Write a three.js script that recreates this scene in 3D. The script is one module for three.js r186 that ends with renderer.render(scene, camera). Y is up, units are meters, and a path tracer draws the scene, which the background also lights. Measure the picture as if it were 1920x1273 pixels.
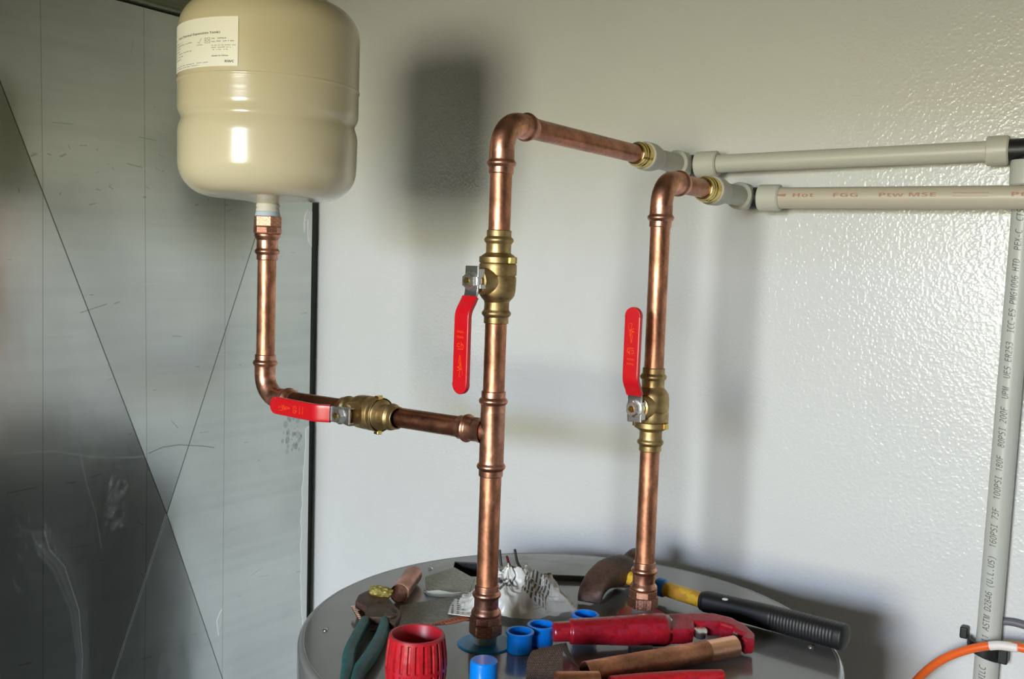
import * as THREE from 'three';
import { mergeGeometries, toCreasedNormals, mergeVertices } from 'three/addons/utils/BufferGeometryUtils.js';
import { RoundedBoxGeometry } from 'three/addons/geometries/RoundedBoxGeometry.js';
import { RectAreaLightUniformsLib } from 'three/addons/lights/RectAreaLightUniformsLib.js';

// ---------------------------------------------------------------- camera, sky, light, exposure
const H = 1.45;                                   // height of the water heater's top above the floor
const scene = new THREE.Scene();
const camera = new THREE.PerspectiveCamera(38.05, 1920 / 1273, 0.05, 100);
camera.position.set(0.5392, H + 0.3959, 0.9069);
camera.rotation.set(-0.0759, 0.6046, 0.0359, 'YXZ');
const renderer = new THREE.WebGLRenderer({ antialias: true });
renderer.toneMapping = THREE.LinearToneMapping;
renderer.toneMappingExposure = 0.96;
renderer.shadowMap.enabled = true;
RectAreaLightUniformsLib.init();

{ // overcast sky: pale and even, slightly brighter overhead
  const w = 64, h = 32, d = new Float32Array(w * h * 4);
  for (let y = 0; y < h; y++) for (let x = 0; x < w; x++) {
    const e = Math.max(0, (y + 0.5) / h * 2 - 1), i = (y * w + x) * 4, k = 0.9 + 0.25 * e;
    d[i] = 0.92 * k; d[i + 1] = 0.97 * k; d[i + 2] = 1.06 * k; d[i + 3] = 1;
  }
  const t = new THREE.DataTexture(d, w, h, THREE.RGBAFormat, THREE.FloatType);
  t.mapping = THREE.EquirectangularReflectionMapping; t.magFilter = THREE.LinearFilter; t.needsUpdate = true;
  scene.background = t;
  scene.backgroundIntensity = 1.0;
}
function areaLight(name, color, intensity, w, h, pos, target) {
  const l = new THREE.RectAreaLight(color, intensity, w, h);
  l.name = name; l.position.set(...pos); l.lookAt(...target); scene.add(l); return l;
}
// daylight outside the window behind the camera: the bright sky and, below it, the warmer sunlit yard
areaLight('sky_daylight', new THREE.Color().setRGB(0.84, 0.97, 1.22), 81, 1.7, 1.1, [0.28, 2.75, 4.2], [0.28, 2.75, 0]);
areaLight('yard_daylight', new THREE.Color().setRGB(1.0, 0.965, 0.70), 42, 1.7, 1.25, [0.28, 1.575, 4.2], [0.28, 1.575, 0]);

// ---------------------------------------------------------------- helpers
let seed = 7;
const rnd = () => { seed = (seed * 1664525 + 1013904223) >>> 0; return seed / 4294967296; };
const V = (x, h, z) => new THREE.Vector3(x, H + h, z);           // heights are given above the heater's top
const clamp = THREE.MathUtils.clamp, lerp = THREE.MathUtils.lerp, sst = THREE.MathUtils.smoothstep;
function hash(x, y, s) { let n = Math.imul(x, 374761393) ^ Math.imul(y, 668265263) ^ Math.imul(s, 1274126177); n = Math.imul(n ^ (n >>> 13), 1274126177); return ((n ^ (n >>> 16)) >>> 0) / 4294967296; }
function vnoise(x, y, p, s) {                                       // tiles after p cells
  const xi = Math.floor(x), yi = Math.floor(y), fx = x - xi, fy = y - yi, m = (a) => ((a % p) + p) % p;
  const ux = fx * fx * (3 - 2 * fx), uy = fy * fy * (3 - 2 * fy);
  return lerp(lerp(hash(m(xi), m(yi), s), hash(m(xi + 1), m(yi), s), ux), lerp(hash(m(xi), m(yi + 1), s), hash(m(xi + 1), m(yi + 1), s), ux), uy);
}
function fbm(u, v, p, o, s) { let a = 0, k = 0.5, t = 0; for (let i = 0; i < o; i++) { a += k * vnoise(u * p, v * p, p, s + i); t += k; k *= 0.5; p *= 2; } return a / t; }
function tex(n, m, f, srgb = false, rep = 1) {
  const d = new Uint8Array(n * m * 4);
  for (let y = 0; y < m; y++) for (let x = 0; x < n; x++) {
    const c = f(x / n, y / m), i = (y * n + x) * 4, a = Array.isArray(c) ? c : [c, c, c];
    d[i] = clamp(a[0], 0, 1) * 255; d[i + 1] = clamp(a[1], 0, 1) * 255; d[i + 2] = clamp(a[2], 0, 1) * 255; d[i + 3] = 255;
  }
  const t = new THREE.DataTexture(d, n, m, THREE.RGBAFormat);
  t.wrapS = t.wrapT = THREE.RepeatWrapping; t.magFilter = THREE.LinearFilter; t.minFilter = THREE.LinearMipmapLinearFilter; t.generateMipmaps = true;
  if (srgb) t.colorSpace = THREE.SRGBColorSpace;
  t.repeat.set(rep, rep); t.needsUpdate = true; return t;
}
function canvasTex(w, h, draw) {
  const c = document.createElement('canvas'); c.width = w; c.height = h; draw(c.getContext('2d'), w, h);
  const t = new THREE.CanvasTexture(c); t.colorSpace = THREE.SRGBColorSpace; t.magFilter = THREE.LinearFilter; return t;
}
const M = (o) => new THREE.MeshPhysicalMaterial(o);
const rgb = (r, g, b) => new THREE.Color().setRGB(r, g, b);

const bases = new Map(), used = new Map();
function numbered(n) { const k = used.get(n) ?? 0; used.set(n, k + 1); return k ? n + '_' + String(k).padStart(3, '0') : n; }
function shadows(o) { o.castShadow = o.receiveShadow = true; return o; }
function tag(o, label, category, group, kind) { o.userData.label = label; if (category) o.userData.category = category; if (group) o.userData.group = group; if (kind) o.userData.kind = kind; return o; }
function thing(name, label, category, base, group) {
  const o = new THREE.Group(); o.name = numbered(name); o.position.copy(base); scene.add(o); bases.set(o, base.clone());
  return tag(o, label, category, group);
}
function part(parent, name, geo, mat, label) {                      // geo in world axes; it is moved to the thing's base
  const b = bases.get(parent), g = b ? geo.translate(-b.x, -b.y, -b.z) : geo;
  const m = shadows(new THREE.Mesh(g, mat)); m.name = name; parent.add(m); bases.set(m, b ?? new THREE.Vector3());
  if (label) m.userData.label = label;
  return m;
}
function struct(name, geo, mat) { const m = shadows(new THREE.Mesh(geo, mat)); m.name = name; m.userData.kind = 'structure'; scene.add(m); bases.set(m, new THREE.Vector3()); return m; }
function merge(...gs) {
  const list = gs.flat().map((g) => { const n = g.index ? g.toNonIndexed() : g.clone(); for (const k of Object.keys(n.attributes)) if (!['position', 'normal', 'uv'].includes(k)) n.deleteAttribute(k); return n; });
  return mergeGeometries(list, false);
}
const crease = (g, a = 0.6) => toCreasedNormals((g.index ? g.toNonIndexed() : g).scale(1000, 1000, 1000), a).scale(0.001, 0.001, 0.001);   // toCreasedNormals welds at 1 cm, so it works in millimetres
function scaleUV(g, su, sv) { const a = g.attributes.uv; for (let i = 0; i < a.count; i++) a.setXY(i, a.getX(i) * su, a.getY(i) * sv); return g; }
const YUP = new THREE.Vector3(0, 1, 0);
function aim(g, from, dir) { const q = new THREE.Quaternion().setFromUnitVectors(YUP, dir.clone().normalize()); return g.applyQuaternion(q).translate(from.x, from.y, from.z); }
function lathe(profile, seg = 48) {                                 // uv in metres along the profile
  const g = new THREE.LatheGeometry(profile.map(([r, y]) => new THREE.Vector2(r, y)), seg), d = [0], a = g.attributes.uv, n = profile.length;
  for (let i = 1; i < n; i++) d.push(d[i - 1] + Math.hypot(profile[i][0] - profile[i - 1][0], profile[i][1] - profile[i - 1][1]));
  for (let i = 0; i < a.count; i++) a.setXY(i, a.getX(i) * 0.0909, d[Math.round(a.getY(i) * (n - 1))]);
  return g;
}
function pipe(a, b, r, inner = 0, seg = 48) {                       // round tube from a to b, bored when inner > 0
  const L = a.distanceTo(b), c = Math.min(0.0005, r * 0.08);
  const p = inner ? [[inner, 0], [r - c, 0], [r, c], [r, L - c], [r - c, L], [inner, L], [inner, 0]] : [[0, 0], [r - c, 0], [r, c], [r, L - c], [r - c, L], [0, L]];
  return aim(crease(lathe(p, seg)), a, b.clone().sub(a));
}
function hexPrism(r, y0, y1, ch = 0.0008, n = 6) {
  const g = new THREE.LatheGeometry([[0, y0], [r - ch, y0], [r, y0 + ch], [r, y1 - ch], [r - ch, y1], [0, y1]].map((p) => new THREE.Vector2(...p)), n);
  return crease(g, 0.3);
}
function disc(r, y0, y1, ch = 0.0004, seg = 48) { return crease(lathe([[0, y0], [r - ch, y0], [r, y0 + ch], [r, y1 - ch], [r - ch, y1], [0, y1]], seg)); }
function extrude(pts, y0, t, bevel = 0.0008, holes = []) {          // outline in (x, z), standing up from height y0 (world axes)
  const s = new THREE.Shape(pts.map(([x, z]) => new THREE.Vector2(x, -z)));
  for (const h of holes) s.holes.push(new THREE.Path(h.map(([x, z]) => new THREE.Vector2(x, -z))));
  const g = new THREE.ExtrudeGeometry(s, { depth: Math.max(1e-5, t - 2 * bevel), bevelEnabled: bevel > 0, bevelThickness: bevel, bevelSize: bevel, bevelOffset: -bevel, bevelSegments: 2, curveSegments: 12 });
  return g.rotateX(-Math.PI / 2).translate(0, y0 + bevel, 0);
}
function sweep(pts, secs, { n = 60, seg = 24, e = 2, up = YUP, caps = true } = {}) {   // superellipse section [width, height] swept along a curve
  const c = new THREE.CatmullRomCurve3(pts, false, 'centripetal'), pos = [], uv = [], idx = [], L = c.getLength();
  const at = (t) => { const x = t * (secs.length - 1), i = Math.min(secs.length - 2, Math.floor(x)), f = x - i; return [lerp(secs[i][0], secs[i + 1][0], f), lerp(secs[i][1], secs[i + 1][1], f)]; };
  const ring = (P, side, u2, w, h, v) => { for (let j = 0; j <= seg; j++) { const a = j / seg * Math.PI * 2, ca = Math.cos(a), sa = Math.sin(a), x = Math.sign(ca) * Math.abs(ca) ** (2 / e) * w / 2, y = Math.sign(sa) * Math.abs(sa) ** (2 / e) * h / 2; pos.push(P.x + side.x * x + u2.x * y, P.y + side.y * x + u2.y * y, P.z + side.z * x + u2.z * y); uv.push(j / seg * 0.08, v * L); } };
  const rows = [];
  for (let i = 0; i <= n; i++) {
    const t = i / n, P = c.getPointAt(t), T = c.getTangentAt(t), side = new THREE.Vector3().crossVectors(T, up).normalize(), u2 = new THREE.Vector3().crossVectors(side, T).normalize(), [w, h] = at(t);
    if (caps && i === 0) for (const k of [0.02, 0.6, 0.9]) { const b = T.clone().multiplyScalar(-Math.sqrt(1 - k * k) * Math.min(w, h) * 0.18); ring(P.clone().add(b), side, u2, w * k, h * k, 0); rows.push(0); }
    ring(P, side, u2, w, h, t); rows.push(t);
    if (caps && i === n) for (const k of [0.9, 0.6, 0.02]) { const b = T.clone().multiplyScalar(Math.sqrt(1 - k * k) * Math.min(w, h) * 0.18); ring(P.clone().add(b), side, u2, w * k, h * k, 1); rows.push(1); }
  }
  for (let i = 0; i < rows.length - 1; i++) for (let j = 0; j < seg; j++) { const a = i * (seg + 1) + j, b = a + seg + 1; idx.push(a, b, a + 1, b, b + 1, a + 1); }
  const g = new THREE.BufferGeometry();
  g.setAttribute('position', new THREE.Float32BufferAttribute(pos, 3)); g.setAttribute('uv', new THREE.Float32BufferAttribute(uv, 2)); g.setIndex(idx); g.computeVertexNormals();
  const nn = g.attributes.normal;                                    // weld the seam's normals
  for (let i = 0; i < rows.length; i++) { const a = i * (seg + 1), b = a + seg, x = nn.getX(a) + nn.getX(b), y = nn.getY(a) + nn.getY(b), z = nn.getZ(a) + nn.getZ(b), l = Math.hypot(x, y, z) || 1; nn.setXYZ(a, x / l, y / l, z / l); nn.setXYZ(b, x / l, y / l, z / l); }
  return g;
}
function box(w, h, d, r = 0.001) { return new RoundedBoxGeometry(w, h, d, 2, Math.min(r, w / 2.1, h / 2.1, d / 2.1)); }
function arcPoints(c, a, b, r, n = 16) {                            // bend of radius r from the leg along a to the leg along b (corner c, unit legs)
  const out = [], o = c.clone().addScaledVector(a, r).addScaledVector(b, r);
  for (let i = 0; i <= n; i++) { const t = i / n * Math.PI / 2; out.push(o.clone().addScaledVector(b, -r * Math.cos(t)).addScaledVector(a, -r * Math.sin(t))); }
  return out;
}

// ---------------------------------------------------------------- materials
const MAT = {};
{
  const stain = tex(256, 256, (u, v) => { const a = fbm(u, v, 4, 5, 3), b = fbm(u, v, 32, 2, 9), k = 0.66 + 0.5 * a - 0.14 * b; return [k, k * 0.985, k * 0.96]; }, true, 11);
  const rough = tex(256, 256, (u, v) => { const r = 0.62 + 0.55 * (fbm(u, v, 6, 4, 21) - 0.3); return r; }, false, 11);
  const dent = tex(256, 256, (u, v) => fbm(u, v, 10, 3, 41), false, 11);
  MAT.copper = M({ color: rgb(0.95, 0.455, 0.29), metalness: 1, roughness: 0.62, map: stain, roughnessMap: rough, bumpMap: dent, bumpScale: 0.00025 });
  MAT.copperDull = M({ color: rgb(0.66, 0.29, 0.19), metalness: 1, roughness: 0.5, map: stain, roughnessMap: rough, bumpMap: dent, bumpScale: 0.0002 });
  MAT.copperFitting = M({ color: rgb(0.95, 0.49, 0.355), metalness: 1, roughness: 0.54, map: stain, roughnessMap: rough, bumpMap: dent, bumpScale: 0.0003 });
  MAT.copperBright = M({ color: rgb(0.92, 0.52, 0.36), metalness: 1, roughness: 0.34, roughnessMap: rough });
  MAT.brass = M({ color: rgb(0.74, 0.55, 0.27), metalness: 1, roughness: 0.72, map: stain, roughnessMap: rough, bumpMap: dent, bumpScale: 0.0003 });
  MAT.brassBright = M({ color: rgb(0.78, 0.60, 0.22), metalness: 1, roughness: 0.22, roughnessMap: rough });
  MAT.steel = M({ color: rgb(0.80, 0.80, 0.79), metalness: 1, roughness: 0.42, roughnessMap: rough });
  MAT.rust = M({ color: rgb(0.125, 0.08, 0.06), metalness: 0.45, roughness: 0.55, map: tex(256, 256, (u, v) => { const a = fbm(u, v, 5, 5, 61), b = fbm(u, v, 40, 2, 64); return [0.5 + 0.55 * a + 0.2 * b, 0.48 + 0.5 * a + 0.2 * b, 0.46 + 0.5 * a + 0.2 * b]; }, true, 14), bumpMap: dent, bumpScale: 0.0006 });
  MAT.redPlastic = M({ color: rgb(0.60, 0.005, 0.012), roughness: 0.35, clearcoat: 0.3, clearcoatRoughness: 0.25 });
  const wear = tex(256, 256, (u, v) => { const a = fbm(u, v, 6, 5, 71), k = sst(a, 0.48, 0.62); return [1, 0.78 + 0.5 * k, 0.78 + 0.5 * k].map((c, i) => c * (0.8 + 0.25 * fbm(u, v, 24, 2, 75))); }, true, 14);
  MAT.redPaint = M({ color: rgb(0.36, 0.015, 0.035), roughness: 0.38, map: wear, roughnessMap: rough, clearcoat: 0.25, clearcoatRoughness: 0.3, bumpMap: dent, bumpScale: 0.0005 });
  MAT.redTool = M({ color: rgb(0.56, 0.02, 0.035), roughness: 0.36, map: wear, bumpMap: dent, bumpScale: 0.0004 });
  MAT.bluePlastic = M({ color: rgb(0.0, 0.21, 0.78), roughness: 0.3, clearcoat: 0.2 });
  MAT.blueRing = M({ color: rgb(0.0, 0.20, 0.42), roughness: 0.35 });
  MAT.redRing = M({ color: rgb(0.50, 0.02, 0.04), roughness: 0.35 });
  MAT.teal = M({ color: rgb(0.018, 0.125, 0.125), roughness: 0.5, map: tex(256, 256, (u, v) => 0.7 + 0.5 * fbm(u, v, 8, 4, 81), true, 14), bumpMap: dent, bumpScale: 0.0006 });
  MAT.black = M({ color: rgb(0.012, 0.012, 0.013), roughness: 0.45 });
  MAT.blackRubber = M({ color: rgb(0.009, 0.009, 0.01), roughness: 0.48 });
  MAT.yellow = M({ color: rgb(0.68, 0.42, 0.03), roughness: 0.42, map: tex(256, 256, (u, v) => { const k = sst(fbm(u, v, 7, 5, 91), 0.5, 0.68); return [1 - 0.12 * k, 1 - 0.2 * k, 1 + 0.0 * k]; }, true, 12) });
  MAT.pvc = M({ color: rgb(0.57, 0.56, 0.48), roughness: 0.42 });
  MAT.pvcGrey = M({ color: rgb(0.55, 0.56, 0.52), roughness: 0.42 });
  const peel = tex(256, 256, (u, v) => fbm(u, v, 16, 3, 5), false, 10);
  MAT.tank = M({ color: rgb(0.66, 0.575, 0.375), roughness: 0.24, clearcoat: 0.5, clearcoatRoughness: 0.08, bumpMap: peel, bumpScale: 0.00012 });
  MAT.orange = M({ color: rgb(0.85, 0.13, 0.015), roughness: 0.4 });
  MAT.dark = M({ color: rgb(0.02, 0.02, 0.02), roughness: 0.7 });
  MAT.heaterTop = M({ color: rgb(0.155, 0.152, 0.143), roughness: 0.2, clearcoat: 0.45, clearcoatRoughness: 0.05, map: tex(512, 512, (u, v) => { const a = fbm(u, v, 5, 5, 101); return 0.87 + 0.16 * a; }, true, 2.2) });
  MAT.heaterSide = M({ color: rgb(0.155, 0.152, 0.145), roughness: 0.35 });
}

// ---------------------------------------------------------------- the room
const ZW = -0.372;                                                   // the back wall's face
const XL = -2.2, XR = 2.6, ZF = 2.9, YC = 2.75;
{
  const peel = tex(1024, 1024, (u, v) => { const a = fbm(u, v, 130, 2, 11), b = fbm(u, v, 20, 2, 17); return clamp((a - 0.32) * 1.9, 0, 1) * 0.8 + 0.2 * b; }, false, 1 / 0.4);
  const tone = tex(256, 256, (u, v) => { const k = 0.965 + 0.05 * fbm(u, v, 5, 4, 13); return k; }, true, 1 / 1.3);
  MAT.wall = M({ color: rgb(0.69, 0.695, 0.685), roughness: 0.22, specularIntensity: 0.75, bumpMap: peel, bumpScale: 0.0003, map: tone });
  const wallGeo = new THREE.BoxGeometry(XR - XL + 0.3, YC + 0.2, 0.15);
  scaleUV(wallGeo, XR - XL + 0.3, YC + 0.2);
  struct('wall_back', wallGeo.translate((XL + XR) / 2, YC / 2, ZW - 0.075), MAT.wall);
  const plain = M({ color: rgb(0.68, 0.65, 0.57), roughness: 0.8, map: tone });
  struct('wall_left', scaleUV(new THREE.BoxGeometry(0.15, YC + 0.2, ZF - ZW + 0.3), 8, 3.8).translate(XL - 0.075, YC / 2, (ZF + ZW) / 2), plain);
  struct('wall_right', scaleUV(new THREE.BoxGeometry(0.15, YC + 0.2, ZF - ZW + 0.3), 8, 3.8).translate(XR + 0.075, YC / 2, (ZF + ZW) / 2), plain);
  struct('floor', scaleUV(new THREE.BoxGeometry(XR - XL + 0.3, 0.15, ZF - ZW + 0.3), 4.9, 3.9).translate((XL + XR) / 2, -0.075, (ZF + ZW) / 2), M({ color: rgb(0.36, 0.35, 0.33), roughness: 0.7, map: tone }));
  struct('ceiling', scaleUV(new THREE.BoxGeometry(XR - XL + 0.3, 0.15, ZF - ZW + 0.3), 4.9, 3.9).translate((XL + XR) / 2, YC + 0.075, (ZF + ZW) / 2), M({ color: rgb(0.46, 0.37, 0.24), roughness: 0.8, map: tone }));
  struct('added_beam_1', box(XR - XL, YC - 2.12, 0.2, 0.005).translate((XL + XR) / 2, (YC + 2.12) / 2, 1.4), M({ color: rgb(0.42, 0.35, 0.2), roughness: 0.8, map: tone }));   // added unseen beam that cuts the window light off the upper wall
  // front wall with the window opening that lets the daylight in
  const W = { x0: -0.15, x1: 0.69, y0: 1.5, y1: 2.38 };
  const s = new THREE.Shape([[XL - 0.15, -0.1], [XR + 0.15, -0.1], [XR + 0.15, YC + 0.1], [XL - 0.15, YC + 0.1]].map((p) => new THREE.Vector2(...p)));
  s.holes.push(new THREE.Path([[W.x0, W.y0], [W.x0, W.y1], [W.x1, W.y1], [W.x1, W.y0]].map((p) => new THREE.Vector2(...p))));
  struct('wall_front', new THREE.ExtrudeGeometry(s, { depth: 0.15, bevelEnabled: false }).translate(0, 0, ZF), plain);
  const white = M({ color: rgb(0.7, 0.7, 0.68), roughness: 0.5 });
  const fr = 0.035, cx = (W.x0 + W.x1) / 2, cy = (W.y0 + W.y1) / 2;
  struct('window_1', merge(
    box(fr, W.y1 - W.y0, 0.1).translate(W.x0 + fr / 2, cy, ZF + 0.075), box(fr, W.y1 - W.y0, 0.1).translate(W.x1 - fr / 2, cy, ZF + 0.075),
    box(W.x1 - W.x0, fr, 0.1).translate(cx, W.y1 - fr / 2, ZF + 0.075), box(W.x1 - W.x0, fr, 0.1).translate(cx, W.y0 + fr / 2, ZF + 0.075)), white);
  struct('ground', new THREE.BoxGeometry(40, 0.1, 30).translate(0, -0.06, ZF + 15.2), M({ color: rgb(0.35, 0.31, 0.2), roughness: 0.9 }));
}

// ---------------------------------------------------------------- sheet-metal duct on the left
{
  const X = -0.775, z0 = -0.347, z1 = 0.273, h0 = -0.84, h1 = 0.757, za = -0.037, ha = -0.012, bulge = 0.018;
  const duct = thing('sheet_metal_duct', 'galvanised sheet metal duct with an X shaped cross break and scuffed panel', 'duct', new THREE.Vector3(X - 0.3, 0, za));
  const pw = 1024, ph = 2048, W = z1 - z0, Hh = h1 - h0, px = (z) => (z1 - z) / W * pw, py = (h) => (h1 - h) / Hh * ph;   // the panel's texture in (z, height)
  const panel = canvasTex(pw, ph, (c) => {
    c.fillStyle = '#dcdedb'; c.fillRect(0, 0, pw, ph);
    const im = c.getImageData(0, 0, pw, ph), d = im.data;
    for (let y = 0; y < ph; y++) for (let x = 0; x < pw; x++) { const u = x / pw, v = y / ph, n = fbm(u, v * 2, 6, 4, 201) * 26 + fbm(u * 0.4, v * 14, 10, 2, 211) * 12 + hash(x, y, 5) * 5 - 24, i = (y * pw + x) * 4; d[i] += n; d[i + 1] += n; d[i + 2] += n * 0.96; }
    c.putImageData(im, 0, 0);
    const line = (a, b, w, s) => { c.strokeStyle = s; c.lineWidth = w; c.beginPath(); c.moveTo(px(a[0]), py(a[1])); c.lineTo(px(b[0]), py(b[1])); c.stroke(); };
    for (const z of [0.158, -0.002, -0.15]) line([z, h0], [z, h1], 1.4, 'rgba(110,112,108,0.5)');       // scored lines in the sheet
    for (const [z, h] of [[z0, h0], [z0, h1], [z1, h0], [z1, h1]]) line([za, ha], [z, h], 2.2, 'rgba(78,80,76,0.8)');   // the cross break
    for (let i = 0; i < 160; i++) {                                   // short handling scratches
      const z = z0 + rnd() * W, h = h0 + rnd() * Hh, a = rnd() < 0.7 ? (rnd() - 0.5) * 0.5 : rnd() * 3, l = 0.004 + rnd() * rnd() * 0.05;
      line([z, h], [z + Math.cos(a) * l, h + Math.sin(a) * l], 0.6 + rnd(), rnd() < 0.55 ? 'rgba(80,82,78,0.35)' : 'rgba(245,245,240,0.35)');
    }
    for (let i = 0; i < 34; i++) {                                    // grimy tick marks in two rows near the top
      const z = 0.19 - rnd() * 0.36, h = (rnd() < 0.6 ? 0.535 : 0.48) + (rnd() - 0.5) * 0.04;
      line([z, h], [z + (rnd() - 0.5) * 0.025, h + (rnd() - 0.5) * 0.012], 1 + rnd() * 2, 'rgba(86,86,70,0.28)');
    }
    const curve = (pts, w, s) => { c.strokeStyle = s; c.lineWidth = w; c.beginPath(); pts.forEach(([z, h], i) => i ? c.lineTo(px(z), py(h)) : c.moveTo(px(z), py(h))); c.stroke(); };
    curve([[0.2, 0.115], [0.14, 0.11], [0.08, 0.093], [0.02, 0.085], [-0.03, 0.085]], 1.6, 'rgba(225,228,224,0.6)');
    curve([[-0.005, 0.088], [-0.03, 0.094], [-0.06, 0.094], [-0.11, 0.085], [-0.13, 0.08]], 1.6, 'rgba(110,112,108,0.7)');
    for (let i = 0; i < 26; i++) { const k = (rnd() - 0.5) * 0.02; curve([[0.155 + k, 0.0], [0.125 + k, -0.06], [0.104 + k * 0.6, -0.13], [0.1 + k * 0.5, -0.2], [0.104 + k * 0.4, -0.3]], 0.7, 'rgba(225,228,226,0.2)'); }   // long dull scuff
    for (let i = 0; i < 60; i++) { const z = 0.045 + (rnd() - 0.5) * 0.035, h = 0.02 + (rnd() - 0.5) * 0.075; line([z, h], [z - 0.012 * rnd(), h + 0.02 * rnd()], 0.8, 'rgba(225,228,226,0.3)'); }
    for (let i = 0; i < 40; i++) { const z = 0.18 - rnd() * 0.06, h = 0.02 - rnd() * 0.1; line([z, h], [z - 0.012 * rnd(), h - 0.02 * rnd()], 0.8, 'rgba(225,228,226,0.2)'); }
    for (let i = 0; i < 60; i++) { c.fillStyle = `rgba(84,90,92,${0.1 + rnd() * 0.18})`; const z = -0.305 + (rnd() - 0.5) * 0.05, h = 0.16 - rnd() * 0.11; c.beginPath(); c.arc(px(z), py(h), 2 + rnd() * 7, 0, 7); c.fill(); }   // grey blotches by the edge
  });
  const orm = document.createElement('canvas'); orm.width = 512; orm.height = 1024;
  { const c = orm.getContext('2d'), qx = (z) => px(z) / 2, qy = (h) => py(h) / 2; c.fillStyle = 'rgb(255,64,255)'; c.fillRect(0, 0, 512, 1024);
    const stroke = (pts, w, al) => { c.strokeStyle = `rgba(255,190,60,${al})`; c.lineWidth = w; c.beginPath(); pts.forEach(([z, h], i) => i ? c.lineTo(qx(z), qy(h)) : c.moveTo(qx(z), qy(h))); c.stroke(); };
    stroke([[0.2, 0.115], [0.14, 0.11], [0.08, 0.093], [0.02, 0.085], [-0.03, 0.085]], 1.2, 0.12);
    for (let i = 0; i < 30; i++) { const k = (rnd() + rnd() + rnd() - 1.5) * 0.018; stroke([[0.158 + k, 0.0], [0.15 + k, -0.03], [0.128 + k, -0.06], [0.106 + k * 0.7, -0.13], [0.1 + k * 0.5, -0.2], [0.104 + k * 0.4, -0.3]], 1.6, 0.035); }
    for (let i = 0; i < 46; i++) { const z = 0.05 + (rnd() - 0.5) * 0.03, h = (i % 2 ? 0.035 : -0.005) + (rnd() - 0.5) * 0.035; stroke([[z, h], [z - 0.012 * rnd(), h + 0.018 * rnd()]], 2.4, 0.07); }
    for (let i = 0; i < 40; i++) { const z = 0.2 - rnd() * 0.06, h = 0.03 - rnd() * 0.1; stroke([[z, h], [z - 0.01 * rnd(), h - 0.022 * rnd()]], 2, 0.06); }
    for (let i = 0; i < 120; i++) { const z = z0 + rnd() * W, h = h0 + rnd() * Hh, a = (rnd() - 0.5) * 1.6, l = 0.01 + rnd() * 0.06; stroke([[z, h], [z + Math.cos(a) * l, h + Math.sin(a) * l]], 0.7, 0.06); }
    stroke([[0.108, 0.12], [0.095, 0.06], [0.08, 0.01], [0.07, -0.05]], 1, 0.12); stroke([[za, ha], [z1, h0]], 2.4, 0.35); }
  const ormT = new THREE.CanvasTexture(orm); ormT.magFilter = THREE.LinearFilter;
  const gm = M({ color: rgb(0.80, 0.83, 0.825), metalness: 1, roughness: 0.8, metalnessMap: ormT, roughnessMap: ormT, map: panel, bumpMap: tex(256, 256, (u, v) => fbm(u, v, 4, 3, 301), false, 3), bumpScale: 0.0006 });
  const P = { a: [z0, h0], b: [z1, h0], c: [z1, h1], d: [z0, h1], o: [za, ha] }, pos = [], uv = [];
  for (const [k, l] of [['a', 'd'], ['d', 'c'], ['c', 'b'], ['b', 'a']]) for (const q of ['o', l, k]) {
    const [z, h] = P[q]; pos.push(X + (q === 'o' ? bulge : q === 'a' ? 0.014 : 0), H + h, z); uv.push((z1 - z) / W, 1 - (h1 - h) / Hh);
  }
  const g = new THREE.BufferGeometry(); g.setAttribute('position', new THREE.Float32BufferAttribute(pos, 3)); g.setAttribute('uv', new THREE.Float32BufferAttribute(uv, 2)); g.computeVertexNormals();
  const nx = g.attributes.normal.getX(0); if (nx < 0) { for (let i = 0; i < pos.length; i += 9) for (let k = 0; k < 3; k++) { const t = pos[i + 3 + k]; pos[i + 3 + k] = pos[i + 6 + k]; pos[i + 6 + k] = t; } for (let i = 0; i < uv.length; i += 6) for (let k = 0; k < 2; k++) { const t = uv[i + 2 + k]; uv[i + 2 + k] = uv[i + 4 + k]; uv[i + 4 + k] = t; } g.setAttribute('position', new THREE.Float32BufferAttribute(pos, 3)); g.setAttribute('uv', new THREE.Float32BufferAttribute(uv, 2)); g.computeVertexNormals(); }
  const galv = M({ color: rgb(0.42, 0.43, 0.42), metalness: 0.8, roughness: 0.35 });
  part(duct, 'cross_broken_panel', g, gm, 'dull galvanised panel with crossing break lines and scratches');
  part(duct, 'duct_body', merge(new THREE.BoxGeometry(0.62, 0.003, W).translate(X - 0.31, H + h0, za), new THREE.BoxGeometry(0.003, Hh, W).translate(X - 0.62, H + (h0 + h1) / 2, za), new THREE.BoxGeometry(0.62, Hh, 0.003).translate(X - 0.31, H + (h0 + h1) / 2, z1), new THREE.BoxGeometry(0.62, Hh, 0.003).translate(X - 0.31, H + (h0 + h1) / 2, z0 + 0.0015)), galv);
  const streak = canvasTex(512, 256, (c, w, h) => { c.fillStyle = '#b9bba8'; c.fillRect(0, 0, w, h); for (let i = 0; i < 130; i++) { const y = rnd() * h, x = rnd() * w, l = 20 + rnd() * 220; c.strokeStyle = `rgba(70,76,58,${0.08 + rnd() * 0.22})`; c.lineWidth = 0.6 + rnd() * 2; c.beginPath(); c.moveTo(x, y); c.bezierCurveTo(x + l / 3, y + (rnd() - 0.5) * 8, x + l * 0.6, y + (rnd() - 0.5) * 8, x + l, y + (rnd() - 0.5) * 6); c.stroke(); } });
  const up = box(0.64, 0.5, W + 0.03, 0.004).translate(X - 0.312, H + h1 + 0.254, za);
  part(duct, 'upper_section', up, M({ color: rgb(0.36, 0.37, 0.31), metalness: 0.35, roughness: 0.5, map: streak }), 'streaky greenish grey upper section above the panel');
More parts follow.
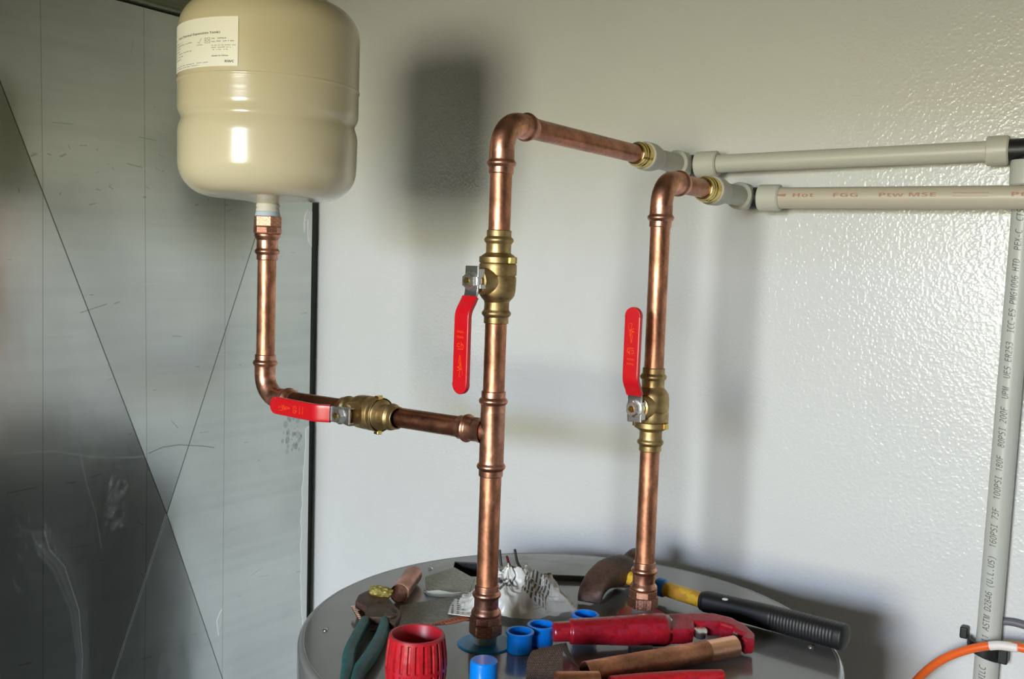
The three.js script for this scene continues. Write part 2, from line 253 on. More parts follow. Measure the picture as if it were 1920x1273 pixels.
  part(duct, 'base_section', box(0.66, H + h0 - 0.004, W + 0.04, 0.004).translate(X - 0.32, (H + h0) / 2 - 0.001, za), galv);
  const caulk = M({ color: rgb(0.80, 0.82, 0.80), roughness: 0.7 });
  const lift = (z, h) => { const k = (z - z0) / (za - z0); return bulge * k + 0.014 * ((h1 - lerp(h, (h - k * ha) / Math.max(0.01, 1 - k), 1)) / Hh) * (1 - k); };   // how far the right facet stands out
  const smear = (pts, t = 0.0012) => {
    const s = new THREE.Shape(pts.map(([z, h]) => new THREE.Vector2(-z, h))), g = new THREE.ExtrudeGeometry(s, { depth: t, bevelEnabled: false }).rotateY(Math.PI / 2), p = g.attributes.position;
    for (let i = 0; i < p.count; i++) p.setX(i, p.getX(i) + lift(p.getZ(i), p.getY(i)) - 0.0004);
    g.computeVertexNormals(); return g.translate(X, H, 0);
  };
  part(duct, 'caulk_smear', smear([[-0.3465, 0.477], [-0.335, 0.478], [-0.329, 0.47], [-0.327, 0.456], [-0.3275, 0.44], [-0.3295, 0.441], [-0.3305, 0.456], [-0.334, 0.466], [-0.337, 0.462], [-0.336, 0.445], [-0.338, 0.425], [-0.3465, 0.415]]), caulk, 'hooked white smear near the top edge');
  const run = [[-0.3465, 0.09]]; for (let i = 0; i <= 26; i++) { const t = i / 26; run.push([-0.3465 + 0.003 + (0.004 + 0.009 * Math.sin(t * Math.PI) + 0.004 * (rnd() - 0.3)), 0.085 - t * 0.4]); } run.push([-0.3465, -0.32]);
  part(duct, 'caulk_smear', smear(run), caulk, 'long white smear down the back edge');
  part(duct, 'tape_scrap', smear([[-0.137, -0.213], [-0.144, -0.2], [-0.1475, -0.196], [-0.1465, -0.222], [-0.141, -0.238]]), caulk, 'small white scrap stuck low on the panel');
  part(duct, 'gap_strip', new THREE.BoxGeometry(0.05, H + h1, 0.022).translate(X - 0.032, (H + h1) / 2, -0.36), M({ color: rgb(0.05, 0.053, 0.05), roughness: 0.8 }), 'dark strip filling the gap between the duct and the wall');  // dark box filling the gap behind the panel edge
}

// ---------------------------------------------------------------- the water heater
const RH = 0.2893;
const E1 = [-0.83, 0.558], E2 = [-0.558, -0.83];                     // along and across the junction opening
const onTop = (o, s, t) => [o[0] + E1[0] * s + E2[0] * t, o[1] + E1[1] * s + E2[1] * t];
const OPEN = [-0.182, -0.118];
{
  const heater = thing('water_heater', 'grey upright tank water heater with tools and scraps on its round top', 'water heater', new THREE.Vector3(0, 0, 0));
  part(heater, 'jacket', crease(lathe([[0.26, 0.01], [RH - 0.003, 0.01], [RH - 0.002, 0.1], [RH - 0.002, H - 0.03]], 96), 0.5), MAT.heaterSide);
  part(heater, 'rim', lathe([[RH - 0.002, H - 0.034], [RH, H - 0.033], [RH, H - 0.006], [RH - 0.0008, H - 0.003], [RH - 0.003, H - 0.0008], [RH - 0.006, H], [RH - 0.0075, H - 0.0008], [RH - 0.008, H - 0.004]], 128), M({ color: rgb(0.2, 0.2, 0.19), roughness: 0.25, clearcoat: 0.5 }), 'rolled rim with a bright edge');
  const ring = []; for (let i = 0; i < 128; i++) { const a = i / 128 * Math.PI * 2; ring.push([Math.cos(a) * (RH - 0.0065), Math.sin(a) * (RH - 0.0065)]); }
  const hole = [[-0.055, -0.03], [0.055, -0.03], [0.055, 0.03], [-0.055, 0.03]].map(([s, t]) => onTop(OPEN, s, t));
  const top = extrude(ring, H - 0.0025, 0.002, 0, [hole]);
  part(heater, 'top_pan', top, MAT.heaterTop, 'glossy grey top pan');
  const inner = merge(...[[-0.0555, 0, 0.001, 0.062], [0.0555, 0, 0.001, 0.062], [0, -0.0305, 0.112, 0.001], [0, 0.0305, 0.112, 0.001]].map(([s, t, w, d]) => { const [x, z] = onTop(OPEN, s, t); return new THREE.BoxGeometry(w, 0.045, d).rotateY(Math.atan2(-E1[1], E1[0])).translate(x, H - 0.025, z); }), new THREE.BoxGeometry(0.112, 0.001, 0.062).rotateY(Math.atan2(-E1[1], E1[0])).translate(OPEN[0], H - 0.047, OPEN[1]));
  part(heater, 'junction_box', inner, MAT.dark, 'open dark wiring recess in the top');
  const nippleSteel = M({ color: rgb(0.46, 0.46, 0.44), metalness: 0.35, roughness: 0.4 });
  for (const [x, z, m, l] of [[-0.0444, 0.0919, MAT.blueRing, 'flat blue ring round the near nipple'], [0.0444, -0.0919, MAT.redRing, 'flat red ring round the far nipple']]) {
    part(heater, 'washer_ring', crease(lathe([[0.012, 0], [0.0285, 0], [0.029, 0.0004], [0.0275, 0.0016], [0.014, 0.002], [0.012, 0.002], [0.012, 0]], 64)).translate(x, H - 0.0004, z), m, l);
    part(heater, 'pipe_nipple', crease(lathe([[0, 0], [0.0118, 0], [0.0122, 0.0006], [0.0122, 0.012], [0, 0.012]], 48)).translate(x, H, z), nippleSteel, 'short threaded steel nipple');
  }
  // stickers lying on the top pan, one with its lower edge peeled up
  const print = (bg, fg, n) => canvasTex(256, 256, (c, w, h) => { c.fillStyle = bg; c.fillRect(0, 0, w, h); c.fillStyle = fg; for (let i = 0; i < n; i++) { let x = 14; const y = 14 + i * (h - 28) / n; while (x < w - 20) { const l = 3 + rnd() * 14; if (rnd() < 0.82) c.fillRect(x, y, l, Math.max(1.4, (h - 28) / n * 0.42)); x += l + 3; } } });
  const sticker = (pts, t, mat, label) => { const g = extrude(pts, H - 0.0006, t, 0), p = g.attributes.position, u = g.attributes.uv, xs = pts.map((q) => q[0]), zs = pts.map((q) => q[1]), x0 = Math.min(...xs), z0 = Math.min(...zs), k = Math.max(Math.max(...xs) - x0, Math.max(...zs) - z0); for (let i = 0; i < p.count; i++) u.setXY(i, (p.getX(i) - x0) / k, 1 - (p.getZ(i) - z0) / k); return part(heater, 'label_sticker', g, mat, label); };
  sticker([[-0.232, -0.036], [-0.2281, -0.0901], [-0.1802, -0.0706], [-0.1546, -0.0261], [-0.1912, 0.0104]], 0.0009, M({ color: rgb(0.40, 0.40, 0.33), roughness: 0.5, map: print('#f4f4ee', 'rgba(110,110,95,0.35)', 16) }), 'pale grey sticker with a peeling lower edge');
  sticker([[-0.1561, 0.103], [-0.1874, 0.0629], [-0.1548, -0.0135], [-0.1172, 0.0028], [-0.1148, 0.05], [-0.1151, 0.0745], [-0.1353, 0.1265]], 0.0007, M({ color: rgb(0.30, 0.295, 0.25), roughness: 0.55, map: print('#e8e8e0', 'rgba(60,60,50,0.4)', 40) }), 'dull grey sticker of small print');
  sticker([[-0.1263, 0.094], [-0.1131, 0.0431], [-0.1006, 0.0451], [-0.1083, 0.0688]], 0.0012, M({ color: rgb(0.52, 0.13, 0.05), roughness: 0.55, map: canvasTex(128, 128, (c, w, h) => { c.fillStyle = '#fff'; c.fillRect(0, 0, w, h); c.save(); c.translate(20, 112); c.rotate(-1.33); c.fillStyle = '#2a1a14'; for (let i = 0; i < 9; i++) { c.fillRect(i * 11, -6, 3, 14); c.fillRect(i * 11, -6 + (i % 3) * 5, 8, 3); } c.restore(); }) }), 'orange warning strip of the sticker');
  { const pk = []; for (const [x, z] of [[-0.2, 0.0065], [-0.188, 0.0125], [-0.174, 0.009], [-0.162, -0.0035], [-0.1545, -0.025]]) pk.push([x, z]);
    const pos = [], idx = [], uv = []; pk.forEach(([x, z], i) => { const k = Math.sin(i / 4 * Math.PI), dx = 0.55, dz = 0.83; for (let j = 0; j <= 6; j++) { const a = j / 6 * 1.9 * k, r = 0.006; pos.push(x + dx * (Math.sin(a) * r - 0.002), H + 0.0006 + (1 - Math.cos(a)) * r, z + dz * (Math.sin(a) * r - 0.002)); uv.push(i / 4, j / 6); } });
    for (let i = 0; i < 4; i++) for (let j = 0; j < 6; j++) { const a = i * 7 + j; idx.push(a, a + 7, a + 1, a + 1, a + 7, a + 8); }
    const g = new THREE.BufferGeometry(); g.setAttribute('position', new THREE.Float32BufferAttribute(pos, 3)); g.setAttribute('uv', new THREE.Float32BufferAttribute(uv, 2)); g.setIndex(idx); g.computeVertexNormals();
    part(heater, 'peeled_edge', g, M({ color: rgb(0.5, 0.5, 0.44), roughness: 0.4, side: THREE.DoubleSide }), 'curled edge of the pale sticker'); }
  for (const [x, z] of [[-0.1977, 0.1712], [0.2286, -0.1246], [-0.2482, -0.0657]]) part(heater, 'screw', crease(lathe([[0, 0.0024], [0.0012, 0.0022], [0.0026, 0.0012], [0.003, 0], [0, 0]].reverse(), 20), 0.9).translate(x, H - 0.0004, z), MAT.steel, 'small bright screw head');
}

// ---------------------------------------------------------------- press fittings, valves, copper lines
const PX = -0.0444, PZ = 0.0919, QX = 0.0444, QZ = -0.0919, TX = -0.3898, TZ = 0.0915, HB = 0.2237;   // main riser, right riser, tank riser, branch height
const R = 0.0111;
// sleeve with its O-ring bead, from the open end (y = 0) inwards to y = 0.024
const SLEEVE = [[0.0108, 0.0006], [0.0113, 0], [0.0122, 0.0003], [0.0126, 0.001], [0.0125, 0.0062], [0.0128, 0.007], [0.0142, 0.0082], [0.0149, 0.0096], [0.0150, 0.0108], [0.0145, 0.0122], [0.0133, 0.0134], [0.0128, 0.0145], [0.0127, 0.0195], [0.0127, 0.0242]];
const sleeve = (from, dir) => aim(lathe(SLEEVE), from, dir);
const dir = (x, y, z) => new THREE.Vector3(x, y, z);
function elbow(corner, a, b) {                                       // a, b: unit directions of the two legs; centre to end 52 mm
  const A = corner.clone().addScaledVector(a, 0.052), B = corner.clone().addScaledVector(b, 0.052);
  const path = [corner.clone().addScaledVector(a, 0.0285), ...arcPoints(corner, a, b, 0.0275, 14), corner.clone().addScaledVector(b, 0.0285)];
  const bend = new THREE.TubeGeometry(new THREE.CatmullRomCurve3(path), 40, 0.0125, 40); scaleUV(bend, 0.06, 0.08);
  return merge(sleeve(A, a.clone().negate()), sleeve(B, b.clone().negate()), bend);
}
function adapter() {                                                 // female adapter standing on its nipple, 0..0.052
  return merge(crease(hexPrism(0.0172, 0, 0.0125), 0.3), crease(hexPrism(0.0166, 0.0126, 0.021, 0.001, 8), 0.3), lathe([[0.0125, 0.0205], [0.0153, 0.0212], [0.0156, 0.0225], [0.0154, 0.0248], [0.0138, 0.0268], [0.0128, 0.029]]), sleeve(dir(0, 0.053, 0), dir(0, -1, 0)));
}
{
  // main riser with its tee and the arm that runs back to the wall
  const main = thing('copper_riser', 'tall copper riser with tee standing in the blue ring on the water heater', 'copper pipe', V(PX, 0, PZ));
  part(main, 'threaded_adapter', adapter().translate(PX, H + 0.0105, PZ), MAT.copperFitting, 'hexagonal copper adapter at the foot');
  part(main, 'pipe', pipe(V(PX, 0.058, PZ), V(PX, 0.184, PZ), R), MAT.copper);
  const tee = merge(sleeve(V(PX, 0.1775, PZ), dir(0, 1, 0)), sleeve(V(PX, 0.2662, PZ), dir(0, -1, 0)), pipe(V(PX, 0.199, PZ), V(PX, 0.245, PZ), 0.01275), sleeve(V(PX - 0.0425, HB, PZ), dir(1, 0, 0)), pipe(V(PX - 0.022, HB, PZ), V(PX, HB, PZ), 0.0127),
    aim(lathe([[0.0152, 0.0085], [0.0138, 0.0115], [0.0129, 0.0155], [0.0127, 0.0195]]), V(PX, HB, PZ), dir(-1, 0, 0)));
  part(main, 'tee_fitting', tee, MAT.copperFitting, 'copper tee whose branch points to the left');
  part(main, 'pipe', pipe(V(PX, 0.262, PZ), V(PX, 0.3395, PZ), R), MAT.copper);
  const mainTop = thing('copper_riser', 'copper elbow and pipe from the taller middle valve back to the wall', 'copper pipe', V(PX, 0.424, PZ));
  part(mainTop, 'pipe', pipe(V(PX, 0.4255, PZ), V(PX, 0.493, PZ), R), MAT.copper);
  part(mainTop, 'elbow', elbow(V(PX, 0.5386, PZ), dir(0, -1, 0), dir(0, 0, -1)), MAT.copperFitting, 'copper press elbow at the top');
  part(mainTop, 'pipe', pipe(V(PX, 0.5386, 0.043), V(PX, 0.5386, -0.197), R), MAT.copperDull, 'darker tarnished pipe running to the wall');
  // right riser
  const right = thing('copper_riser', 'short copper pipe standing in the red ring behind the red cutter', 'copper pipe', V(QX, 0, QZ));
  part(right, 'threaded_adapter', adapter().translate(QX, H + 0.0105, QZ), MAT.copperFitting, 'hexagonal copper adapter at the foot');
  part(right, 'pipe', pipe(V(QX, 0.058, QZ), V(QX, 0.1945, QZ), R), MAT.copper);
  const rightTop = thing('copper_riser', 'copper pipe and elbow rising from the right valve to the lower wall pipe', 'copper pipe', V(QX, 0.282, QZ));
  part(rightTop, 'pipe', pipe(V(QX, 0.2825, QZ), V(QX, 0.4475, QZ), R), MAT.copper);
  part(rightTop, 'elbow', elbow(V(QX, 0.4951, QZ), dir(0, -1, 0), dir(0, 0, -1)), MAT.copperFitting, 'copper press elbow at the top');
  part(rightTop, 'pipe', pipe(V(QX, 0.4951, -0.141), V(QX, 0.4951, -0.207), R), MAT.copperDull, 'stub of pipe running to the wall');
  // branch to the tank
  const link = thing('copper_pipe_section', 'copper pipe between the tee and the lying brass valve', 'copper pipe', V(-0.128, HB - R, PZ));
  part(link, 'pipe', pipe(V(-0.0815, HB, PZ), V(-0.1725, HB, PZ), R), MAT.copperDull);
  const tankRun = thing('copper_riser', 'copper elbow and pipe that carry the cream tank', 'copper pipe', V(TX, HB - 0.0125, TZ));
  part(tankRun, 'pipe', pipe(V(-0.2612, HB, PZ), V(-0.342, HB, TZ), R), MAT.copperDull, 'darker pipe behind the red lever');
  part(tankRun, 'elbow', elbow(V(TX, HB, TZ), dir(0, 1, 0), dir(1, 0, 0)), MAT.copperFitting, 'copper press elbow at the bottom');
  part(tankRun, 'pipe', pipe(V(TX, 0.2705, TZ), V(TX, 0.4025, TZ), R), MAT.copper);
  part(tankRun, 'threaded_adapter', adapter().rotateX(Math.PI).translate(TX, H + 0.4435, TZ), MAT.copperFitting, 'hexagonal copper adapter under the tank');
}
// ball valve: axis y, lever stem towards +z, lever pointing to -y
function makeValve(name, label) {
  const v = new THREE.Group(); v.name = numbered(name); scene.add(v); tag(v, label, 'valve', 'brass ball valves with red levers');
  const body = merge(sleeve(dir(0, -0.0475, 0), dir(0, 1, 0)), sleeve(dir(0, 0.0475, 0), dir(0, -1, 0)),
    lathe([[0.0126, -0.0262], [0.0132, -0.0242], [0.0158, -0.0216], [0.0178, -0.0186], [0.0187, -0.0140], [0.0190, -0.0060], [0.0190, 0.0002], [0.0180, 0.0006], [0.0180, 0.0016], [0.0191, 0.002], [0.0192, 0.009], [0.0190, 0.0128], [0.0182, 0.0134], [0.0176, 0.0146]], 64),
    crease(lathe([[0.0180, 0.0140], [0.0192, 0.0144], [0.0194, 0.0198], [0.0186, 0.0206]], 64), 0.5), lathe([[0.0175, 0.0204], [0.0165, 0.0218], [0.0138, 0.0235], [0.0127, 0.0245]], 48));
  part(v, 'valve_body', body, MAT.brass);
  for (const a of [0.1, Math.PI - 0.1]) part(v, 'lug', box(0.0046, 0.0066, 0.0066, 0.0007).rotateY(-a).translate(Math.cos(a) * 0.0196, 0.0172, Math.sin(a) * 0.0196), MAT.brassBright);
  part(v, 'bonnet', merge(aim(crease(lathe([[0.0135, 0], [0.0132, 0.014], [0.0118, 0.0172], [0.0098, 0.018], [0.0098, 0.0215], [0.007, 0.0225], [0.0045, 0.0225], [0.0045, 0.0262], [0, 0.0262]])), dir(0, -0.0045, 0.012), dir(0, 0, 1)), aim(hexPrism(0.0098, 0, 0.005), dir(0, -0.0045, 0.029), dir(0, 0, 1))), MAT.brass, 'round brass bonnet round the stem');
  const lever = part(v, 'lever', (() => {
    const s = (pts, w, t) => sweep(pts.map((p) => dir(...p)), [[w, t], [w, t]], { n: 40, seg: 24, e: 8, up: dir(0, 0, 1), caps: false });
    const flange = (x) => box(0.0016, 0.02, 0.0095, 0.0006).translate(x, -0.002, 0.0335);
    return merge(s([[0, 0.0095, 0.0372], [0, -0.004, 0.0372], [0, -0.0155, 0.0374], [0, -0.022, 0.0395], [0, -0.03, 0.0445], [0, -0.036, 0.0475], [0, -0.05, 0.0482], [0, -0.1, 0.0482]], 0.0175, 0.0024), box(0.0175, 0.0016, 0.0024, 0.0006).translate(0, 0.0098, 0.0372), flange(0.0082), flange(-0.0082),
      box(0.006, 0.005, 0.012, 0.0008).translate(0.0075, -0.0095, 0.03));
  })(), M({ color: rgb(0.52, 0.52, 0.52), metalness: 1, roughness: 0.34 }), 'plated steel lever');
  part(lever, 'grip_sleeve', sweep([dir(0, -0.0205, 0.0389), dir(0, -0.026, 0.042), dir(0, -0.0315, 0.0456), dir(0, -0.037, 0.0478), dir(0, -0.05, 0.0482), dir(0, -0.08, 0.0482), dir(0, -0.1065, 0.0482)], [[0.0196, 0.0058], [0.0198, 0.0058], [0.0200, 0.0058], [0.0200, 0.0058]], { n: 50, seg: 40, e: 6, up: dir(0, 0, 1), caps: false }), MAT.redPlastic, 'red dipped plastic sleeve');
  part(lever, 'grip_end', (() => { const s = new THREE.Shape(); s.absarc(0, 0, 0.0088, 0, Math.PI, true); const g = new THREE.ExtrudeGeometry(s, { depth: 0.0034, bevelEnabled: true, bevelThickness: 0.0012, bevelSize: 0.0012, bevelSegments: 4, curveSegments: 24 }); return g.translate(0, -0.1062, 0.0465); })(), MAT.redPlastic, 'rounded end of the red sleeve');
  const print = canvasTex(128, 512, (c, w, h) => {                    // faint orange print: arrow emblem, approval marks, two lines
    c.fillStyle = '#cc0c18'; c.fillRect(0, 0, w, h); c.strokeStyle = c.fillStyle = '#ef5a1c'; c.lineCap = 'round';
    c.lineWidth = 5; c.beginPath(); c.moveTo(62, 300); c.lineTo(54, 360); c.lineTo(76, 372); c.lineTo(46, 400); c.lineTo(84, 410); c.lineTo(40, 425); c.stroke(); c.lineWidth = 4; c.beginPath(); c.moveTo(62, 296); c.lineTo(104, 452); c.moveTo(66, 300); c.bezierCurveTo(80, 350, 78, 400, 62, 470); c.lineTo(84, 470); c.moveTo(36, 395); c.lineTo(60, 398); c.stroke();
    c.lineWidth = 5; c.beginPath(); c.arc(46, 216, 15, 0.6, 5.6); c.stroke(); c.beginPath(); c.arc(88, 226, 15, 2.4, 7.6); c.stroke(); c.fillRect(34, 246, 66, 5); c.fillRect(74, 188, 5, 20); c.fillRect(74, 204, 22, 5);
    for (const y of [98, 140]) { for (let i = 0; i < 5; i++) { c.fillRect(26 + i * 16, y, 4, 18); c.fillRect(26 + i * 16, y + (i * 7) % 15, 12, 4); } }
  });
  const pm = M({ map: print, roughness: 0.35, clearcoat: 0.3, clearcoatRoughness: 0.25 });
  part(lever, 'printed_face', new THREE.PlaneGeometry(0.0152, 0.062).translate(0, -0.0725, 0.05125), pm, 'orange print on the red sleeve');
  part(v, 'lever_nut', merge(aim(hexPrism(0.0086, 0, 0.0056, 0.0009), dir(0, -0.0045, 0.0386), dir(0, 0, 1)), aim(crease(lathe([[0.0098, 0], [0.0098, 0.0012], [0.007, 0.0016]])), dir(0, -0.0045, 0.038), dir(0, 0, 1))), MAT.steel, 'bright steel nut');
  part(v, 'stem_end', aim(crease(lathe([[0, 0.0068], [0.0028, 0.0068], [0.0036, 0.006], [0.0036, 0.0], [0, 0]].reverse())), dir(0, -0.0045, 0.0395), dir(0, 0, 1)), MAT.brassBright, 'brass stem end inside the nut');
  return v;
}
{
  const a = makeValve('ball_valve', 'upright brass ball valve in the middle riser with its red lever hanging down');
  a.position.copy(V(PX, 0.3828, PZ)); a.rotation.set(0, -0.12, 0);
  const b = a.clone(); b.name = numbered('ball_valve'); b.userData = { ...a.userData, label: 'upright brass ball valve in the right riser with its red lever pointing up' };
  b.position.copy(V(QX, 0.2386, QZ)); b.rotation.set(0, -0.06, Math.PI); scene.add(b);
  const c = a.clone(); c.name = numbered('ball_valve'); c.userData = { ...a.userData, label: 'lying brass ball valve on the branch below the cream tank' };
  c.position.copy(V(-0.2155, HB, PZ)); c.rotation.set(0.1, 0, -Math.PI / 2, 'ZYX'); scene.add(c);
}
// transition fittings: brass ring and pale plastic body, copper to plastic
function transition(x, h, z0, label) {
  const t = thing('transition_fitting', label, 'pipe fitting', V(x, h, z0));
  const to = dir(0, 0, -1), at = V(x, h, z0);
  part(t, 'brass_ring', aim(lathe([[0.0113, 0.0002], [0.0128, 0], [0.0136, 0.001], [0.0138, 0.0045], [0.0150, 0.0052], [0.0157, 0.0072], [0.0150, 0.0092], [0.0138, 0.0100], [0.0138, 0.0114], [0.0152, 0.0124], [0.0160, 0.0144], [0.0154, 0.0164], [0.0146, 0.0174], [0.0152, 0.02], [0.0158, 0.0235]]), at, to), MAT.brassBright, 'shiny stepped brass ring');
  part(t, 'plastic_body', aim(lathe([[0.0155, 0.0228], [0.0174, 0.0232], [0.018, 0.0255], [0.018, 0.040], [0.0175, 0.045], [0.016, 0.0525], [0.0145, 0.0585], [0.0135, 0.0605], [0.0126, 0.061]]), at, to), MAT.pvc, 'off-white plastic end');
}
transition(PX, 0.5386, -0.191, 'brass and white fitting at the wall end of the long copper arm');
transition(QX, 0.4951, -0.199, 'brass and white fitting at the wall end of the short copper arm');

// ---------------------------------------------------------------- plastic pipes along the back wall
{
  const ring = (from, d, r = 0.0176, L = 0.03) => aim(crease(lathe([[0.0115, 0], [r - 0.001, 0], [r, 0.001], [r, L - 0.002], [r - 0.002, L], [0.0115, L]])), from, d);
  const textPipe = (w, h, draw) => canvasTex(w, h, draw);
  const zE = -0.334;
  const line1 = thing('plastic_water_pipe', 'upper off-white plastic pipe along the wall', 'plastic pipe', V(PX, 0.5386, zE));
  const A = V(PX, 0.5386, zE), B = V(0.369, 0.547, -0.352), u = B.clone().sub(A).normalize();
  part(line1, 'pipe', pipe(V(PX, 0.5386, -0.251), V(PX, 0.5386, -0.322), 0.0128), MAT.pvc, 'short length towards the room');
  part(line1, 'elbow_core', merge(new THREE.SphereGeometry(0.0148, 32, 20).translate(A.x, A.y, A.z), pipe(V(PX, 0.5386, zE), V(PX, 0.5386, -0.326), 0.0142), pipe(A, A.clone().addScaledVector(u, 0.024), 0.0135)), MAT.black, 'black elbow between the white rings');
  part(line1, 'coupling_ring', ring(V(PX, 0.5386, -0.307), dir(0, 0, -1), 0.0176, 0.024), MAT.pvc, 'white ring facing the room');
  part(line1, 'coupling_ring', ring(A.clone().addScaledVector(u, 0.0185), u, 0.0172, 0.03), MAT.pvc, 'white ring at the corner end');
  part(line1, 'pipe', pipe(A.clone().addScaledVector(u, 0.04), A.clone().addScaledVector(u, 0.378), 0.0119), MAT.pvc, 'long level length');
  part(line1, 'coupling_ring', ring(A.clone().addScaledVector(u, 0.3735), u, 0.0172, 0.0235), MAT.pvc, 'white ring at the right end');
  const black = thing('tee_fitting', 'black plastic tee at the right end of the upper pipe', 'pipe fitting', V(0.371, 0.547, -0.352));
  part(black, 'tee_body', merge(pipe(V(0.350, 0.5467, -0.3512), V(0.52, 0.55, -0.3535), 0.0112), pipe(V(0.371, 0.547, -0.352), V(0.371, 0.532, -0.3535), 0.0112)), MAT.black);
  part(black, 'pipe_insulation', pipe(V(0.352, 0.5467, -0.3512), V(0.52, 0.55, -0.3535), 0.0128), MAT.black, 'black insulation sleeve');
  // vertical pipe with its printed line
  const down = thing('plastic_water_pipe', 'vertical off-white plastic pipe with small black print', 'plastic pipe', V(0.366, -1.0, -0.3585));
  part(down, 'coupling_ring', aim(crease(lathe([[0.0115, 0], [0.0166, 0], [0.0172, 0.001], [0.0172, 0.027], [0.0155, 0.029], [0.0115, 0.029]])), V(0.371, 0.535, -0.3535), dir(0, -1, 0)), MAT.pvcGrey, 'white ring at the top');
  const words = 'CW  EU  CTS-SDR 11  NSF-PW  C2T  EMILC  SDR 11 ASTM D2846 (U.L.US)  160PSI 73F  100PSI 180F  80PSI 200F  UPM  UES ER253  ICC-ES PMG1006 HTD  PEX-C  CTS-SDR 11';
  const printed = textPipe(512, 2048, (c, w, h) => { c.fillStyle = '#f6f6f2'; c.fillRect(0, 0, w, h); for (let i = 0; i < 260; i++) { c.fillStyle = `rgba(120,120,110,${rnd() * 0.12})`; c.fillRect(rnd() * w, rnd() * h, 1 + rnd() * 2, 10 + rnd() * 90); } c.save(); c.translate(w * 0.2, h - 10); c.rotate(-Math.PI / 2); c.fillStyle = 'rgba(72,74,76,0.85)'; c.font = 'italic 40px monospace'; c.textBaseline = 'middle'; const k = (h - 30) / c.measureText(words).width; c.scale(k, 1.6); c.fillText(words, 0, 0); c.restore(); });
  const L = 1.52, cyl = new THREE.CylinderGeometry(0.0134, 0.0134, L, 64, 1).translate(0, L / 2, 0);
  const yv = 0.52 - L;
  printed.wrapS = printed.wrapT = THREE.RepeatWrapping; printed.repeat.set(1, 2); printed.offset.set(0, 0.0);
  part(down, 'pipe', cyl.rotateY(-1.42).applyQuaternion(new THREE.Quaternion().setFromUnitVectors(YUP, dir(0.008, 1, 0.0).normalize())).translate(0.360 - 0.0008, H + yv, -0.3585), M({ color: rgb(0.55, 0.56, 0.53), roughness: 0.4, map: printed }), 'pipe printed with a line of black lettering');
  // lower level pipe
  const line2 = thing('plastic_water_pipe', 'lower off-white plastic pipe with faint red print along the wall', 'plastic pipe', V(QX, 0.4951, zE));
  const C = V(QX, 0.4935, zE + 0.002), w2 = dir(1, -0.006, 0).normalize();
  part(line2, 'pipe', pipe(V(QX, 0.4951, -0.259), V(QX, 0.4951, -0.324), 0.0128), MAT.pvc, 'short length towards the room');
  part(line2, 'elbow_core', merge(new THREE.SphereGeometry(0.0148, 32, 20).translate(C.x, C.y, C.z), pipe(V(QX, 0.4945, zE), V(QX, 0.4951, -0.326), 0.0142), pipe(C, C.clone().addScaledVector(w2, 0.026), 0.0138)), MAT.black, 'black elbow between the white rings');
  part(line2, 'coupling_ring', ring(V(QX, 0.4951, -0.312), dir(0, 0, -1), 0.0176, 0.022), MAT.pvc, 'white ring facing the room');
  part(line2, 'coupling_ring', ring(C.clone().addScaledVector(w2, 0.0215), w2, 0.0172, 0.028), MAT.pvc, 'white ring at the corner end');
  const red = textPipe(512, 1024, (c, w, h) => { c.fillStyle = '#f8f5ee'; c.fillRect(0, 0, w, h); for (let i = 0; i < 160; i++) { c.fillStyle = `rgba(190,150,130,${rnd() * 0.1})`; c.fillRect(rnd() * w, rnd() * h, 1 + rnd() * 3, 10 + rnd() * 120); } c.save(); c.translate(w * 0.2, h - 40); c.rotate(-Math.PI / 2); c.fillStyle = 'rgba(196,110,90,0.5)'; c.strokeStyle = c.fillStyle; c.font = 'bold 30px sans-serif'; c.textBaseline = 'middle'; c.scale(1, 1.35); let x = 0; c.beginPath(); c.moveTo(-30, 0); c.lineTo(6, -9); c.lineTo(6, 9); c.fill(); for (const t of ['Hot', 'FGG', 'Ptw MSE', '', 'Ptw MSE', '', 'Hot', 'FGG', 'Ptw MSE', '']) { if (t) { c.fillText(t, x + 20, 0); x += c.measureText(t).width + 40; } else { c.lineWidth = 3; c.beginPath(); c.moveTo(x + 10, -9); c.lineTo(x + 80, -9); c.moveTo(x + 10, 9); c.lineTo(x + 80, 9); c.stroke(); x += 100; } } c.restore(); });
  const L2 = 0.56, c2 = new THREE.CylinderGeometry(0.0134, 0.0134, L2, 64, 1).translate(0, L2 / 2, 0);
  part(line2, 'pipe', c2.rotateY(-1.45).applyQuaternion(new THREE.Quaternion().setFromUnitVectors(YUP, w2)).translate(C.x + 0.035, C.y - 0.0002, C.z), M({ color: rgb(0.60, 0.55, 0.46), roughness: 0.42, map: red }), 'pipe with a faint red printed line');
  // clip, orange cable and the grey tube that stands for its shadow
  const clip = thing('pipe_clamp', 'black plastic clamp with a screw on the vertical pipe', 'pipe clamp', V(0.363, -0.036, -0.34));
  part(clip, 'strap', (() => { const pts = []; for (let i = 0; i <= 20; i++) { const a = Math.PI * (0.0 + i / 20); pts.push(V(0.3625 - Math.cos(a) * 0.0165, -0.031 - 0.011 * i / 20, -0.3575 + Math.sin(a) * 0.0165)); } return sweep(pts, [[0.004, 0.009], [0.004, 0.02]], { n: 40, seg: 16, e: 6 }); })(), MAT.blackRubber);
  part(clip, 'clamp_foot', box(0.02, 0.02, 0.02, 0.002).translate(0.3795, H - 0.0405, -0.3605), MAT.blackRubber);
  part(clip, 'clamp_tab', box(0.009, 0.014, 0.012, 0.002).translate(0.3395, H - 0.026, -0.364), MAT.blackRubber);
  part(clip, 'screw', aim(crease(lathe([[0, 0.003], [0.003, 0.0028], [0.005, 0.0012], [0.0052, 0], [0, 0]].reverse(), 24), 0.9), V(0.3735, -0.0445, -0.3505), dir(0, 0, 1)), MAT.steel, 'bright round screw head');
